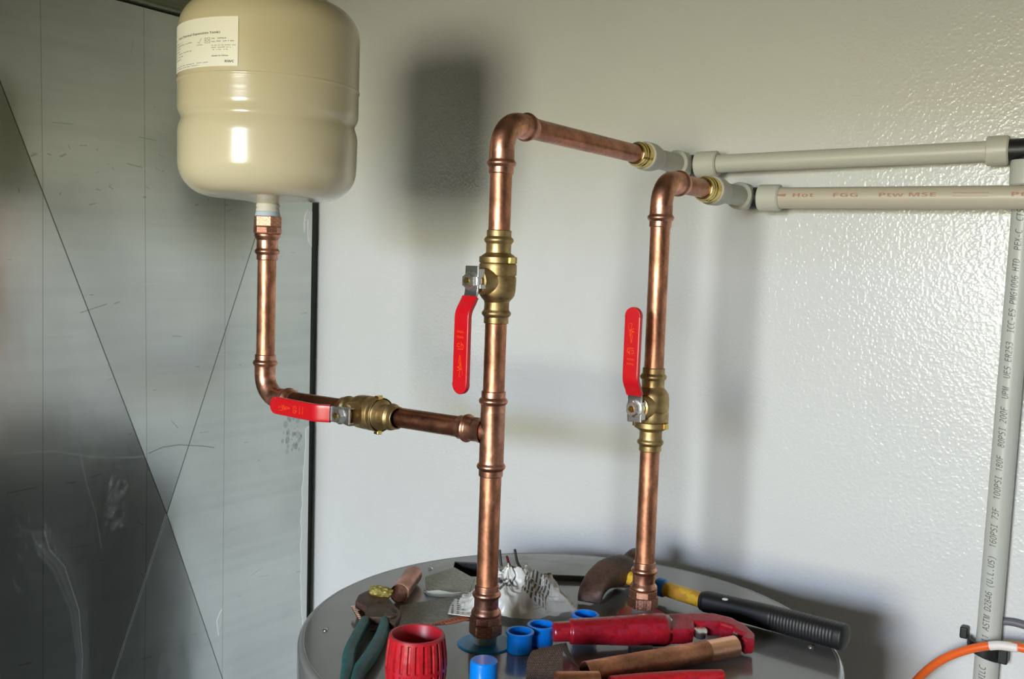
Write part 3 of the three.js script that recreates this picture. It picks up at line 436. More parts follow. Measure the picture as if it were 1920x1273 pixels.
  const cab = [V(0.262, -0.20, -0.342), V(0.282, -0.118, -0.335), V(0.3, -0.081, -0.328), V(0.327, -0.049, -0.322), V(0.360, -0.0265, -0.318), V(0.383, -0.018, -0.318), V(0.412, -0.0155, -0.320), V(0.45, -0.03, -0.325), V(0.48, -0.075, -0.33)];
  const oc = thing('cable_and_shadow', 'orange cable looping over the black clamp at the wall', 'cable', V(0.38, -0.02, -0.32));
  part(oc, 'cable', sweep(cab, [[0.0098, 0.0098], [0.0098, 0.0098]], { n: 120, seg: 20 }), MAT.orange);
  part(oc, 'cable_tag', sweep([V(0.3745, -0.0203, -0.3178), V(0.383, -0.0175, -0.3176), V(0.393, -0.0162, -0.3178), V(0.402, -0.0158, -0.3182)], [[0.0104, 0.0104], [0.0104, 0.0104]], { n: 20, seg: 20 }), M({ color: rgb(0.8, 0.72, 0.68), roughness: 0.5 }), 'worn white printed label round the cable');
  const shadowTube = thing('cable_and_shadow', 'grey tube standing in for the shadow of the orange cable on the wall', 'cable', V(0.4, -0.005, -0.363));  // added tube, coloured as the cast shadow of the orange cable
  part(shadowTube, 'cable', sweep([V(0.372, -0.007, -0.3668), V(0.385, -0.003, -0.366), V(0.40, -0.003, -0.3658), V(0.42, -0.008, -0.3655), V(0.46, -0.03, -0.3655), V(0.5, -0.08, -0.3655)], [[0.009, 0.009], [0.009, 0.009]], { n: 50, seg: 18 }), M({ color: rgb(0.13, 0.13, 0.14), roughness: 0.5 }));
}

// ---------------------------------------------------------------- expansion tank
{
  const tank = thing('expansion_tank', 'cream painted steel expansion tank held up by the copper pipe', 'expansion tank', V(TX, 0.4435, TZ));
  const r = 0.1055, P = [[0.0, 0.459]];
  const shell = [];
  for (const p of [[0.013, 0.4585], [0.02, 0.4602], [0.03, 0.4618], [0.05, 0.4632], [0.062, 0.4645]]) shell.push(p);
  for (let i = 1; i <= 12; i++) { const a = i / 12 * Math.PI / 2; shell.push([0.0655 + 0.039 * Math.sin(a), 0.5025 - 0.038 * Math.cos(a)]); }
  shell.push([0.1048, 0.512], [0.105, 0.534], [0.1052, 0.5375], [0.1042, 0.5445], [0.1022, 0.5505], [0.1012, 0.5535], [0.1022, 0.557], [0.1042, 0.5605], [0.1054, 0.5645], [0.1056, 0.5685], [0.1056, 0.5928], [0.1062, 0.5936], [0.1066, 0.595], [0.1064, 0.5964], [0.1056, 0.5972], [0.1056, 0.655]);
  for (let i = 1; i <= 12; i++) { const a = i / 12 * Math.PI / 2; shell.push([0.0656 + 0.04 * Math.cos(a), 0.655 + 0.04 * Math.sin(a)]); }
  shell.push([0.05, 0.698], [0.025, 0.702], [0, 0.703]);
  part(tank, 'shell', lathe(shell.map(([a, y]) => [a, y]), 128).translate(TX, H, TZ), MAT.tank);
  part(tank, 'neck', lathe([[0.0092, 0.448], [0.0138, 0.4485], [0.0142, 0.450], [0.0138, 0.4525], [0.0128, 0.4535], [0.0138, 0.4548], [0.0142, 0.4565], [0.0132, 0.459], [0.0118, 0.4625], [0.0105, 0.468]]).translate(TX, H, TZ), M({ color: rgb(0.62, 0.58, 0.47), roughness: 0.5 }), 'cream threaded neck wrapped in white tape');
  part(tank, 'sealing_tape', lathe([[0.0105, 0.4425], [0.0148, 0.443], [0.015, 0.4448], [0.0143, 0.4475], [0.0138, 0.449]]).translate(TX, H, TZ), M({ color: rgb(0.45, 0.52, 0.58), roughness: 0.6 }), 'bluish thread sealing tape');
  // paper label wrapped round the shell (square code left out)
  const lab = canvasTex(1024, 512, (c, w, h) => {
    c.fillStyle = '#fbf7ea'; c.fillRect(0, 0, w, h); c.fillStyle = '#1d1d1d';
    const t = (s, x, y, f, col = '#26262a') => { c.fillStyle = col; c.font = f; c.fillText(s, x, y); };
    const scrawl = (x, y, w, hh, col = '#3c3c40') => { c.fillStyle = col; let q = x; while (q < x + w) { const l = 3 + rnd() * 5; if (rnd() < 0.84) { c.fillRect(q, y - hh * (0.75 + rnd() * 0.4), 2.6, hh * 0.9); c.fillRect(q, y - hh * (0.2 + rnd() * 0.6), l, 2.6); } q += l + 2.4; } };   // lines too small to read
    scrawl(286, 112, 62, 20, '#202024');
    c.textAlign = 'right'; t('Tank (Thermal Expansion Tank)', 897, 172, 'bold 31px sans-serif'); c.textAlign = 'left'; scrawl(240, 172, 150, 18, '#202024');
    [330, 470, 300, 280, 470, 350, 310].forEach((w, i) => scrawl(190, 218 + i * 29, w - 20, 12));
    scrawl(832, 230, 110, 12, '#202024'); scrawl(832, 260, 165, 12, '#202024');
    scrawl(832, 300, 172, 9); scrawl(832, 322, 140, 9); scrawl(832, 344, 122, 9);
    t('Made in China', 832, 410, 'bold 18px sans-serif');
    c.strokeStyle = '#55555a'; c.lineWidth = 3; c.strokeRect(776, 214, 40, 52); c.beginPath(); c.arc(796, 238, 12, 0, 7); c.stroke(); c.beginPath(); c.moveTo(704, 248); c.lineTo(722, 262); c.lineTo(744, 212); c.stroke(); scrawl(698, 284, 52, 9);
    scrawl(140, 470, 660, 9); scrawl(140, 492, 580, 9);
    t('RWC', 930, 474, 'bold 32px sans-serif', '#0b0f2a');
  });
  const a0 = 0.8501 - 0.33, span = 1.62, N = 40, rr = r + 0.0007, pos = [], uv = [], idx = [];   // angle from +z towards +x
  for (let i = 0; i <= N; i++) { const a = a0 - span + span * i / N; for (const [k, y] of [[0, 0.6012], [1, 0.6655 - 0.006]]) { const q = k && y; pos.push(TX + Math.sin(a) * rr, H + (k ? 0.6545 : 0.6012), TZ + Math.cos(a) * rr); uv.push(i / N, k); } }
  for (let i = 0; i < N; i++) { const a = i * 2; idx.push(a, a + 2, a + 1, a + 1, a + 2, a + 3); }
  const g = new THREE.BufferGeometry(); g.setAttribute('position', new THREE.Float32BufferAttribute(pos, 3)); g.setAttribute('uv', new THREE.Float32BufferAttribute(uv, 2)); g.setIndex(idx); g.computeVertexNormals();
  part(tank, 'paper_label', g, M({ map: lab, roughness: 0.5, side: THREE.DoubleSide }), 'white printed paper label');
}

// ---------------------------------------------------------------- things lying on the heater
{ // cover plate and wires of the junction box
  const cover = thing('cover_plate', 'light grey metal cover plate lying behind the crumpled bag', 'cover plate', V(-0.118, 0.004, -0.168));
  const C = [-0.118, -0.168], rot = Math.atan2(-E1[1], E1[0]);
  part(cover, 'plate', box(0.16, 0.0015, 0.074, 0.0006).rotateY(rot).translate(C[0], H + 0.0058, C[1]), M({ color: rgb(0.36, 0.37, 0.35), roughness: 0.35, map: tex(128, 128, (u, v) => 0.8 + 0.35 * fbm(u, v, 8, 4, 401), true) }));
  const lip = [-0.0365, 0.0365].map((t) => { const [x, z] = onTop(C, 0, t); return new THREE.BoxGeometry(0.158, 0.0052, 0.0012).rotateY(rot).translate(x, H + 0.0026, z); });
  part(cover, 'shaded_lip', merge(...lip), M({ color: rgb(0.08, 0.08, 0.08), roughness: 0.6 }));  // folded lip, its colour darkened for the shade along the plate's edge
  const wire = (label, pts, m, cap) => { const w = thing('electrical_wire', label, 'wire', V(...pts[0])); part(w, 'insulation', sweep(pts.map((p) => V(...p)), [[0.0034, 0.0034], [0.0034, 0.0034]], { n: 30, seg: 12 }), m); if (cap) part(w, 'wire_nut', aim(crease(lathe([[0, 0.016], [0.002, 0.0155], [0.0046, 0.002], [0.005, 0], [0, 0]].reverse(), 16)), V(...pts[pts.length - 1]).add(dir(0.001, -0.006, 0.001)), dir(0.2, 1, 0.1)), cap); };
  wire('black wire sticking up behind the copper riser', [[-0.178, -0.042, -0.115], [-0.172, 0.002, -0.118], [-0.1755, 0.012, -0.12], [-0.1785, 0.026, -0.121]], MAT.black);
  wire('black wire leaning over the crumpled bag', [[-0.15, -0.042, -0.12], [-0.148, 0.003, -0.128], [-0.1575, 0.012, -0.132], [-0.165, 0.026, -0.136]], MAT.black);
  wire('dark red wire among the black wires behind the riser', [[-0.165, -0.042, -0.11], [-0.158, 0.004, -0.118], [-0.166, 0.012, -0.124], [-0.171, 0.018, -0.127]], M({ color: rgb(0.09, 0.006, 0.01), roughness: 0.45 }));
}
{ // blue plastic caps
  const cap = thing('thread_protector', 'open blue plastic cap nearest the copper riser', 'plastic cap', V(-0.0057, 0, 0.0849), 'blue plastic pipe caps on the heater');
  const shape = crease(lathe([[0, 0], [0.0122, 0], [0.0128, 0.0008], [0.0130, 0.0175], [0.0144, 0.0182], [0.0148, 0.019], [0.0148, 0.0206], [0.0142, 0.0212], [0.0122, 0.0212], [0.0116, 0.0204], [0.0112, 0.003], [0, 0.0028]], 48), 0.5);
  part(cap, 'cup', shape.translate(-0.0057, H, 0.0849), MAT.bluePlastic);
  const put = (label, x, z, y = 0, flip = false, s = 1) => { const c = cap.clone(); c.name = numbered('thread_protector'); c.userData = { ...cap.userData, label }; c.position.copy(V(x, y, z)); if (flip) c.rotation.z = Math.PI; c.scale.set(1, s, 1); scene.add(c); };
  put('open blue plastic cap touching the first one from behind', 0.0008, 0.0545);
  put('blue plastic cap half hidden behind the red tubing cutter', 0.0208, -0.0025);
  const tall = thing('thread_protector', 'taller closed blue plastic cap in front of the blue ring', 'plastic cap', V(0.0225, 0, 0.1856));
  part(tall, 'cup', crease(lathe([[0.0112, 0.001], [0.0122, 0], [0.0132, 0.0004], [0.0130, 0.027], [0.0126, 0.0292], [0.0115, 0.0302], [0, 0.0302]], 48), 0.5).translate(0.0225, H, 0.1856), MAT.bluePlastic);
}
{ // red ribbed pipe reamer
  const cx = -0.0178, cz = 0.2353, n = 24;
  const reamer = thing('pipe_reamer', 'red ribbed barrel shaped pipe reamer with a worn rim', 'reamer', V(cx, 0, cz));
  const prof = [[0.0215, 0], [0.0245, 0.002], [0.0258, 0.01], [0.0276, 0.022], [0.0282, 0.031], [0.0276, 0.042], [0.0262, 0.053], [0.0254, 0.0585]];
  const pos = [], uv = [], idx = [], seg = n * 8, at = (y) => { for (let i = 1; i < prof.length; i++) if (y <= prof[i][1]) { const f = (y - prof[i - 1][1]) / (prof[i][1] - prof[i - 1][1]); return lerp(prof[i - 1][0], prof[i][0], f); } return prof[prof.length - 1][0]; };
  const rows = 48;
  for (let i = 0; i <= rows; i++) { const y = 0.0585 * i / rows, k = y < 0.0025 || y > 0.0565 ? 0 : Math.abs(y - 0.0305) < 0.0022 ? 0 : 1; for (let j = 0; j <= seg; j++) { const a = j / seg * Math.PI * 2, t = (j % 8) / 8, gr = t > 0.56 && t < 0.95 ? 1 : 0, r = at(y) - 0.0016 * k * gr; pos.push(Math.sin(a) * r, y, Math.cos(a) * r); uv.push(j / seg * 0.17, y); } }
  for (let i = 0; i < rows; i++) for (let j = 0; j < seg; j++) { const a = i * (seg + 1) + j, b = a + seg + 1; idx.push(a, a + 1, b, b, a + 1, b + 1); }
  const g = new THREE.BufferGeometry(); g.setAttribute('position', new THREE.Float32BufferAttribute(pos, 3)); g.setAttribute('uv', new THREE.Float32BufferAttribute(uv, 2)); g.setIndex(idx); g.computeVertexNormals();
  part(reamer, 'ribbed_barrel', crease(g, 0.5).translate(cx, H, cz), MAT.redTool);
  part(reamer, 'mouth', crease(lathe([[0.0254, 0.0585], [0.0248, 0.0597], [0.0226, 0.0598], [0.0218, 0.0588], [0.0195, 0.03], [0, 0.028]], 64), 0.7).translate(cx, H, cz), M({ color: rgb(0.42, 0.012, 0.022), roughness: 0.4 }), 'worn rim and dark red hollow');
  for (let k = 0; k < 3; k++) { const a = 0.9 + k * 2.094; part(reamer, 'cutter_blade', new THREE.ConeGeometry(0.003, 0.022, 4).scale(1, 1, 0.45).rotateZ(0.45).rotateY(a).translate(cx + Math.cos(a) * 0.008, H + 0.038, cz - Math.sin(a) * 0.008), MAT.steel); }
}
{ // slip-joint pliers
  const pl = thing('slip_joint_pliers', 'slip-joint pliers with rusty jaws and teal dipped handles', 'pliers', V(-0.14, 0, 0.16));
  const grip = (pts, name) => sweep(pts.map(([x, z, h = 0.009]) => V(x, h, z)), [[0.0095, 0.012], [0.0125, 0.015], [0.0125, 0.015], [0.0122, 0.0145], [0.0118, 0.014], [0.0112, 0.0135]], { n: 70, seg: 24, e: 2.6 });
  part(pl, 'handle', grip([[-0.066, 0.279], [-0.085, 0.2541], [-0.1168, 0.2186], [-0.1387, 0.1868], [-0.1652, 0.1445]]), MAT.teal, 'left teal dipped handle');
  part(pl, 'handle', grip([[-0.0604, 0.271], [-0.0808, 0.2429], [-0.0972, 0.2107], [-0.1226, 0.1676], [-0.1532, 0.1239]]), MAT.teal, 'right teal dipped handle');
  part(pl, 'handle_tip', merge(new THREE.SphereGeometry(0.0052, 16, 12).scale(1, 0.9, 1).translate(-0.0655, H + 0.008, 0.2795)), MAT.steel, 'bare metal handle tip');
  const head = [[-0.1652, 0.146], [-0.172, 0.137], [-0.1888, 0.1205], [-0.2031, 0.1175], [-0.2074, 0.1157], [-0.2183, 0.0995], [-0.2216, 0.0758], [-0.2132, 0.0617], [-0.2015, 0.068], [-0.1915, 0.0807], [-0.1607, 0.1005], [-0.1462, 0.1082], [-0.1357, 0.1225], [-0.1264, 0.1408], [-0.1359, 0.139], [-0.1459, 0.131]];
  part(pl, 'jaw', extrude(head, H + 0.0065, 0.009, 0.0016), MAT.rust, 'rusty main jaw');
  part(pl, 'lower_jaw', extrude([[-0.1652, 0.147], [-0.1752, 0.139], [-0.196, 0.125], [-0.2, 0.119], [-0.185, 0.113], [-0.165, 0.112], [-0.148, 0.118], [-0.14, 0.135]], H + 0.0008, 0.0062, 0.001), MAT.rust, 'rusty lower jaw');
  for (let k = 0; k < 9; k++) { const t = k / 8; part(pl, 'tooth', new THREE.ConeGeometry(0.0026, 0.005, 4).rotateX(Math.PI).translate(lerp(-0.2055, -0.1700, t) - 0.0012, H + 0.0075, lerp(0.1185, 0.1432, t) + 0.0016), MAT.copperBright); }
  part(pl, 'pivot_bolt', disc(0.0062, 0, 0.0022, 0.0006, 28).translate(-0.1452, H + 0.0152, 0.1262), MAT.rust, 'rusty pivot bolt');
  part(pl, 'pivot_slot', extrude([[-0.158, 0.108], [-0.151, 0.1105], [-0.1465, 0.1155], [-0.149, 0.1175], [-0.155, 0.1135], [-0.1605, 0.111]], H + 0.0148, 0.0012, 0.0003), MAT.dark, 'dark slip-joint slot');
  part(pl, 'pivot_slot', extrude([[-0.187, 0.1015], [-0.178, 0.104], [-0.176, 0.107], [-0.184, 0.1055]], H + 0.0148, 0.0012, 0.0003), MAT.dark, 'small dark notch');
}
{ // short copper stub and the scrap of foil beside it
  const A = V(-0.1935, R, 0.0573), B = V(-0.2272, R, -0.0068);
  const st = thing('copper_pipe_stub', 'short brown copper pipe stub lying above the pliers', 'copper pipe', A.clone().setY(H));
  part(st, 'pipe', pipe(A, B, R, 0.0094), MAT.copperDull);
  part(st, 'cut_rim', aim(crease(lathe([[0.0093, 0.0004], [0.0093, -0.0006], [0.0111, -0.0006], [0.0113, 0], [0.0113, 0.0012]])), A, B.clone().sub(A)), MAT.copperBright, 'bright cut rim');
  const foil = new THREE.IcosahedronGeometry(0.0155, 4), p = foil.attributes.position;
  for (let i = 0; i < p.count; i++) { const v = dir(p.getX(i), p.getY(i), p.getZ(i)).normalize(), k = 0.72 + 0.6 * (Math.abs(vnoise(v.x * 3 + 9, v.y * 3 + v.z * 4 + 9, 64, 5) - 0.5) + 0.5 * Math.abs(vnoise(v.x * 7 + 9, v.z * 7 + v.y * 5 + 9, 64, 8) - 0.5)); p.setXYZ(i, v.x * 0.019 * k, v.y * 0.0095 * k, v.z * 0.011 * k); }
  foil.computeVertexNormals();
  const f = thing('foil_scrap', 'crumpled yellow brass foil scrap resting on the pliers beside the stub', 'scrap', V(-0.2015, 0.0155, 0.079));
  part(f, 'foil', foil.scale(0.85, 0.8, 0.8).rotateY(0.35).translate(-0.1985, H + 0.019, 0.0835), M({ color: rgb(0.27, 0.22, 0.05), metalness: 0.3, roughness: 0.55, flatShading: true }));
}
{ // crumpled printed bag
  const bag = thing('plastic_bag', 'crumpled clear plastic bag with white printed panel behind the riser', 'plastic bag', V(-0.083, 0, -0.02));
  const n = 96, pos = [], uv = [], idx = [], ax = [0.80, -0.60], bx = [-0.6, -0.8];
  const ridge = (u, v, f, s) => 1 - Math.abs(2 * vnoise(u * f + 20, v * f + 20, 4096, s) - 1);
  for (let i = 0; i <= n; i++) for (let j = 0; j <= n; j++) {
    const u = i / n * 2 - 1, v = j / n * 2 - 1, k = 1 - 0.16 * vnoise(u * 3 + 7, v * 3 + 7, 64, 3), rr = Math.hypot(u * 0.96, v);
    const dome = Math.max(0, 1 - rr ** 2.4), rid = ridge(u, v, 2.3, 31) ** 1.5 * 0.55 + ridge(u, v, 4.6, 35) ** 1.5 * 0.38 + ridge(u, v, 9.5, 39) ** 1.4 * 0.24 + ridge(u, v, 19, 43) * 0.08;
    const lean = u < -0.35 ? sst(-u, 0.35, 0.8) : 0, y = 0.0012 + dome * (0.016 + 0.034 * rid) * (1 - 0.8 * lean) + 0.004 * rid * (1 - dome);
    const a = u * 0.072 * k + 0.006 * (vnoise(u * 4 + 3, v * 4 + 8, 64, 51) - 0.5), b = v * 0.046 * k + 0.006 * (vnoise(u * 4 + 13, v * 4 + 2, 64, 55) - 0.5) + 0.008 * dome;
    pos.push(-0.0835 + ax[0] * a + bx[0] * b, H + y, -0.0165 + ax[1] * a + bx[1] * b); uv.push(i / n, 1 - j / n);
  }
  for (let i = 0; i < n; i++) for (let j = 0; j < n; j++) { const u = (i + 0.5) / n * 2 - 1, v = (j + 0.5) / n * 2 - 1; if (Math.hypot(u, v) > 1.08 + 0.1 * vnoise(u * 5 + 5, v * 5 + 5, 64, 77)) continue; const a = i * (n + 1) + j, b = a + n + 1; idx.push(a, b, a + 1, b, b + 1, a + 1); }
  const g = new THREE.BufferGeometry(); g.setAttribute('position', new THREE.Float32BufferAttribute(pos, 3)); g.setAttribute('uv', new THREE.Float32BufferAttribute(uv, 2)); g.setIndex(idx); g.computeVertexNormals();
  const print = canvasTex(512, 512, (c, w, h) => {
    c.fillStyle = '#f4f4f2'; c.fillRect(0, 0, w, h); c.fillStyle = '#6a6a66';
    const block = (x, y, ww, rows, rh, rot) => { c.save(); c.translate(x, y); c.rotate(rot); for (let i = 0; i < rows; i++) { let q = 0; while (q < ww) { const l = 8 + rnd() * 26; c.fillRect(q, i * rh, Math.min(l, ww - q), rh * 0.45); q += l + 3; } } c.restore(); };
    block(400, 60, 150, 8, 15, 1.42); block(300, 300, 110, 7, 15, 1.45); block(80, 330, 80, 8, 9, 1.3); block(200, 80, 90, 3, 18, 0.8); block(430, 290, 70, 6, 9, 1.4);
    c.strokeStyle = '#4a4a48'; c.lineWidth = 4; c.beginPath(); c.moveTo(180, 230); c.lineTo(250, 160); c.lineTo(270, 190); c.lineTo(200, 260); c.closePath(); c.stroke();
  });
  part(bag, 'printed_film', g, M({ color: rgb(0.93, 0.93, 0.91), map: print, roughness: 0.28, transmission: 0.14, thickness: 0, clearcoat: 0.4, clearcoatRoughness: 0.15, side: THREE.DoubleSide }));
  const flap = extrude([[-0.1239, 0.054], [-0.1365, 0.034], [-0.148, 0.012], [-0.135, -0.002], [-0.112, -0.006], [-0.088, 0.028], [-0.097, 0.044]], H + 0.0024, 0.0009, 0), fp = flap.attributes.position, fu = flap.attributes.uv;
  for (let i = 0; i < fp.count; i++) { const x = fp.getX(i) + 0.15, z = fp.getZ(i) + 0.01; fu.setXY(i, (x * 0.8 - z * 0.6 + 0.04) / 0.1, (x * 0.6 + z * 0.8) / 0.08); }
  part(bag, 'printed_flap', flap, M({ color: rgb(0.82, 0.82, 0.79), roughness: 0.4, map: canvasTex(256, 256, (c, w, h) => { c.fillStyle = '#f6f6f2'; c.fillRect(0, 0, w, h); c.fillStyle = '#4a4a48'; for (let i = 0; i < 9; i++) for (let y = 40; y < 200; y += 14 + rnd() * 10) c.fillRect(50 + i * 16, y, i < 3 ? 7 : 4, 6 + rnd() * 8); }) }), 'flat white flap of the bag with small print');
  // loose clear edge of the same bag at its right side
  const p2 = [], u2 = [], i2 = [], m = 24;
  for (let i = 0; i <= m; i++) for (let j = 0; j <= m; j++) { const u = i / m, v = j / m, y = 0.001 + 0.02 * Math.sin(v * Math.PI) * (1 - u) * ridge(u, v, 3, 91) + 0.006 * ridge(u, v, 7, 95) * (1 - u); p2.push(-0.058 + 0.062 * v * 0.8 + 0.03 * u, H + y, 0.012 - 0.062 * v * 0.9 + 0.016 * u); u2.push(u, v); }
  for (let i = 0; i < m; i++) for (let j = 0; j < m; j++) { const a = i * (m + 1) + j, b = a + m + 1; i2.push(a, b, a + 1, b, b + 1, a + 1); }
  const g2 = new THREE.BufferGeometry(); g2.setAttribute('position', new THREE.Float32BufferAttribute(p2, 3)); g2.setAttribute('uv', new THREE.Float32BufferAttribute(u2, 2)); g2.setIndex(i2); g2.computeVertexNormals();
  part(bag, 'clear_film', g2, M({ color: rgb(0.9, 0.9, 0.88), roughness: 0.12, transmission: 0.85, thickness: 0, side: THREE.DoubleSide }), 'clear crinkled edge of the bag');
}
{ // claw hammer
  const hm = thing('claw_hammer', 'claw hammer with rusty head, yellow shaft and black ribbed grip', 'hammer', V(0.08, 0, -0.15));
  part(hm, 'shaft', sweep([V(-0.022, 0.0185, -0.157), V(0.0385, 0.0165, -0.1516), V(0.0985, 0.0145, -0.1455)], [[0.0185, 0.0175], [0.0175, 0.0165], [0.018, 0.017]], { n: 30, seg: 28, e: 2.6 }), MAT.yellow, 'scuffed yellow shaft');
  part(hm, 'collar_band', sweep([V(0.0345, 0.0168, -0.152), V(0.0425, 0.0166, -0.1512)], [[0.0215, 0.022], [0.0215, 0.022]], { n: 8, seg: 28, e: 2.2 }), MAT.bluePlastic, 'blue band on the shaft');
  const gp = [], gs = []; for (let i = 0; i <= 90; i++) { const t = i / 90, x = lerp(0.094, 0.259, t); gp.push(V(x, 0.0145, lerp(-0.146, -0.1376, t) - 0.002 * Math.sin(t * Math.PI))); const rib = t > 0.5 && t < 0.95 ? 0.0008 * (i % 2) : 0; const w = lerp(0.0235, 0.0275, sst(t, 0, 0.75)) - (t < 0.02 ? 0.002 : 0); gs.push([w - rib, w + 0.0005 - rib]); }
  part(hm, 'rubber_grip', sweep(gp, gs, { n: 180, seg: 32, e: 2.4 }), MAT.blackRubber, 'black rubber grip with fine ribs');
  part(hm, 'paint_fleck', new THREE.IcosahedronGeometry(0.0032, 1).scale(1.1, 0.22, 0.5).rotateX(0.8).rotateY(0.4).translate(0.125, H + 0.0254, -0.1372), M({ color: rgb(0.62, 0.6, 0.55), roughness: 0.7 }), 'pale fleck of plaster on the grip');
  const cl = [V(-0.02, 0.0235, -0.166), V(-0.0215, 0.0245, -0.15), V(-0.0240, 0.0245, -0.13), V(-0.0250, 0.0205, -0.110), V(-0.0245, 0.012, -0.094), V(-0.0225, 0.0022, -0.0855)];
  part(hm, 'claw', sweep(cl, [[0.030, 0.034], [0.033, 0.036], [0.036, 0.032], [0.036, 0.022], [0.033, 0.011], [0.028, 0.003]], { n: 50, seg: 28, e: 3 }), MAT.rust, 'curved rusty claw');
  part(hm, 'cheek', merge(box(0.032, 0.03, 0.03, 0.006).rotateY(0.05).translate(-0.021, H + 0.0195, -0.162)), MAT.rust, 'rusty cheek round the shaft');
  part(hm, 'poll', merge(aim(crease(lathe([[0.0105, 0], [0.0105, 0.018], [0.0125, 0.024], [0.0138, 0.028], [0.0138, 0.04], [0.0125, 0.0425], [0, 0.043]]), 0.7), V(-0.0225, 0.0215, -0.172), dir(-0.12, 0.08, -1))), MAT.rust, 'rusty striking face');
}
{ // tubing cutter, its pipe offcut, mesh cloth and the pieces at the front edge
  const O = V(0.0175, 0.0182, 0.0585), u = dir(0.731, 0, -0.682), w = dir(0.682 * 0.971, -0.24, 0.731 * 0.971), n = new THREE.Vector3().crossVectors(u, w).normalize();
  const cu = thing('tubing_cutter', 'worn red tubing cutter lying in front of the right riser', 'tubing cutter', V(0.09, 0, -0.01));
  const at = (s) => O.clone().addScaledVector(u, s);
  part(cu, 'feed_handle', aim(lathe([[0, -0.0002], [0.0085, 0], [0.0098, 0.001], [0.0102, 0.0035], [0.0102, 0.0165], [0.0112, 0.0178], [0.0128, 0.0185], [0.0132, 0.0205], [0.0138, 0.045], [0.0154, 0.078], [0.0170, 0.105], [0.0170, 0.118], [0.0155, 0.124], [0, 0.1245]], 40), O, u), MAT.redPaint, 'tapered red body');
  const basis = new THREE.Matrix4().makeBasis(u, w, n).setPosition(O);
  const fr = new THREE.Shape([[0.108, -0.016], [0.15, -0.018], [0.178, -0.017], [0.196, -0.008], [0.206, 0.006], [0.2105, 0.022], [0.206, 0.033], [0.197, 0.034], [0.194, 0.027], [0.198, 0.022], [0.192, 0.017], [0.19, 0.009], [0.18, 0.002], [0.152, 0.0], [0.148, 0.012], [0.142, 0.0145], [0.108, 0.015]].map((p) => new THREE.Vector2(...p)));
  part(cu, 'frame', new THREE.ExtrudeGeometry(fr, { depth: 0.012, bevelEnabled: true, bevelThickness: 0.003, bevelSize: 0.003, bevelOffset: -0.003, bevelSegments: 3 }).translate(0, 0, -0.006).applyMatrix4(basis), MAT.redPaint, 'red hooked frame');
  const roll = (s, t, r, L) => aim(crease(lathe([[0, 0], [r - 0.001, 0], [r, 0.001], [r, L - 0.001], [r - 0.001, L], [0, L]], 28)), O.clone().addScaledVector(u, s).addScaledVector(w, t).addScaledVector(n, -L / 2), n);
  part(cu, 'cutter_wheel', roll(0.157, 0.006, 0.0075, 0.0085), MAT.steel, 'steel cutting wheel');
  part(cu, 'guide_roller', roll(0.1935, 0.0145, 0.004, 0.012), MAT.steel);
  part(cu, 'guide_roller', roll(0.1985, 0.0265, 0.004, 0.012), MAT.steel);
  part(cu, 'adjusting_knob', aim(crease(lathe([[0, 0], [0.0072, 0.0004], [0.0078, 0.0015], [0.0078, 0.023], [0.0068, 0.0245], [0, 0.0246]], 32)), V(0.0955, 0.0082, 0.036), u), MAT.blackRubber, 'black knob under the body');
  part(cu, 'pivot_pin', aim(disc(0.0042, 0, 0.0012, 0.0003, 24), O.clone().addScaledVector(u, 0.124).addScaledVector(w, -0.004).addScaledVector(n, -0.009), n.clone().negate()), MAT.steel, 'pale pin head on the frame');
  const A = V(0.0885, R, 0.1125), B = V(0.1747, R, -0.0455), k = B.clone().sub(A).normalize();
  const off = thing('copper_pipe_offcut', 'long copper pipe offcut with a sanded bright end', 'copper pipe', A.clone().setY(H));
  part(off, 'pipe', pipe(A, B.clone().addScaledVector(k, -0.002), R, 0.0094), MAT.copper);
  part(off, 'sanded_end', aim(crease(lathe([[R + 0.00008, 0], [R + 0.00012, 0.0355], [R - 0.0003, 0.036], [0.0094, 0.036], [0.0094, 0.03]])), B.clone().addScaledVector(k, -0.036), k), MAT.copperBright, 'brighter sanded end');
  const cp = thing('copper_coupling', 'small copper coupling under the mesh cloth at the front', 'pipe fitting', V(0.09, 0, 0.128));
  part(cp, 'coupling', pipe(V(0.083, 0.0125, 0.156), V(0.114, 0.0125, 0.130), 0.0125, 0.0112), MAT.copper);
  // abrasive mesh cloth: a curled strip
  const mesh = canvasTex(256, 256, (c, ww, hh) => { c.fillStyle = '#46372f'; c.fillRect(0, 0, ww, hh); for (let y = 0; y < 32; y++) for (let x = 0; x < 32; x++) { c.fillStyle = (x + y) % 2 ? '#1e1612' : '#6e5a4e'; c.fillRect(x * 8 + (y % 2) * 2, y * 8, 5, 4); } for (let i = 0; i < 500; i++) { c.fillStyle = `rgba(150,120,100,${rnd() * 0.25})`; c.fillRect(rnd() * ww, rnd() * hh, 9, 9); } });
  mesh.wrapS = mesh.wrapT = THREE.RepeatWrapping; mesh.repeat.set(28, 28);
  const cloth = M({ color: rgb(0.62, 0.56, 0.52), map: mesh, roughness: 0.85, side: THREE.DoubleSide });
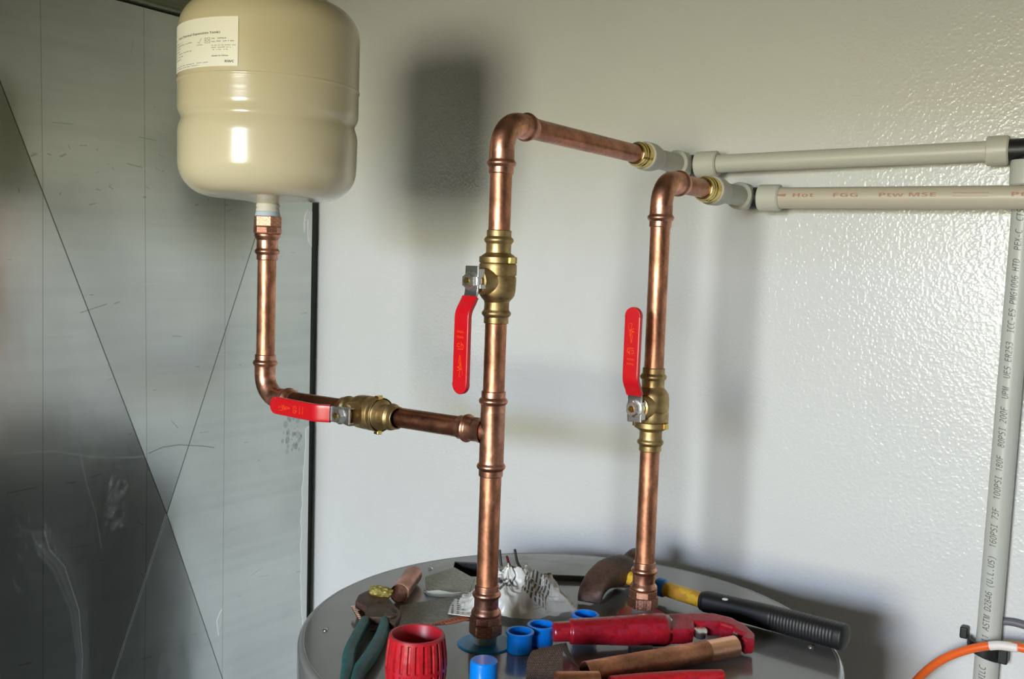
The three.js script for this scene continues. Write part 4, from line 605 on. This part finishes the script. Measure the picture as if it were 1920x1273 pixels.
  const ribbon = (path, mat) => { const c = new THREE.CatmullRomCurve3(path.map((p) => V(p[0], p[1], p[2]))), c2 = new THREE.CatmullRomCurve3(path.map((p) => V(p[3], p[4], p[5]))), pos = [], uv = [], idx = [], N = 60, K = 10, L = c.getLength(); for (let i = 0; i <= N; i++) { const a = c.getPointAt(i / N), b = c2.getPointAt(i / N), wd = a.distanceTo(b); for (let j = 0; j <= K; j++) { const q = a.clone().lerp(b, j / K); pos.push(q.x, q.y + 0.0012 * (vnoise(i / 6, j / 3, 64, 7) - 0.5), q.z); uv.push(L * i / N, wd * j / K); } } for (let i = 0; i < N; i++) for (let j = 0; j < K; j++) { const a = i * (K + 1) + j, b = a + K + 1; idx.push(a, b, a + 1, b, b + 1, a + 1); } const g = new THREE.BufferGeometry(); g.setAttribute('position', new THREE.Float32BufferAttribute(pos, 3)); g.setAttribute('uv', new THREE.Float32BufferAttribute(uv, 2)); g.setIndex(idx); g.computeVertexNormals(); return g; };
  const ms = thing('abrasive_mesh_cloth', 'curled brown abrasive mesh cloth beside the copper offcut', 'sanding cloth', V(0.06, 0, 0.125));
  part(ms, 'mesh_strip', ribbon([[0.052, 0.001, 0.158, 0.078, 0.001, 0.134], [0.0475, 0.012, 0.152, 0.0735, 0.013, 0.1285], [0.0465, 0.024, 0.149, 0.0715, 0.026, 0.126], [0.0475, 0.0315, 0.1425, 0.0685, 0.0345, 0.1205], [0.0515, 0.0335, 0.135, 0.067, 0.0365, 0.1155]]), cloth);
  part(ms, 'folded_tail', ribbon([[0.0655, 0.036, 0.121, 0.067, 0.036, 0.113], [0.071, 0.032, 0.1245, 0.0695, 0.027, 0.111], [0.0765, 0.021, 0.118, 0.075, 0.016, 0.107], [0.0825, 0.0105, 0.108, 0.0815, 0.006, 0.101], [0.0862, 0.0035, 0.1, 0.0855, 0.0012, 0.0965]]), M({ color: rgb(0.05, 0.036, 0.03), roughness: 0.6, side: THREE.DoubleSide }), 'dark folded tail of the cloth');
  const s2 = thing('abrasive_mesh_cloth', 'flat brown strip of abrasive cloth leaning at the front edge', 'sanding cloth', V(0.055, 0, 0.21));
  part(s2, 'mesh_strip', ribbon([[0.0345, 0.0185, 0.2095, 0.049, 0.001, 0.24], [0.0505, 0.0175, 0.2015, 0.064, 0.001, 0.232], [0.068, 0.0155, 0.1925, 0.08, 0.001, 0.222], [0.083, 0.0135, 0.1835, 0.094, 0.001, 0.212]]), cloth);
  const rt = thing('tool_handle', 'red tool handle at the front of the heater top', 'hand tool', V(0.165, 0, 0.055));
  part(rt, 'handle', sweep([V(0.118, 0.0085, 0.114), V(0.15, 0.0085, 0.0735), V(0.175, 0.0085, 0.0435), V(0.1905, 0.0085, 0.026)], [[0.0175, 0.0165], [0.017, 0.016], [0.0155, 0.0145], [0.0115, 0.011]], { n: 40, seg: 24 }), MAT.redTool);
}
renderer.render(scene, camera);
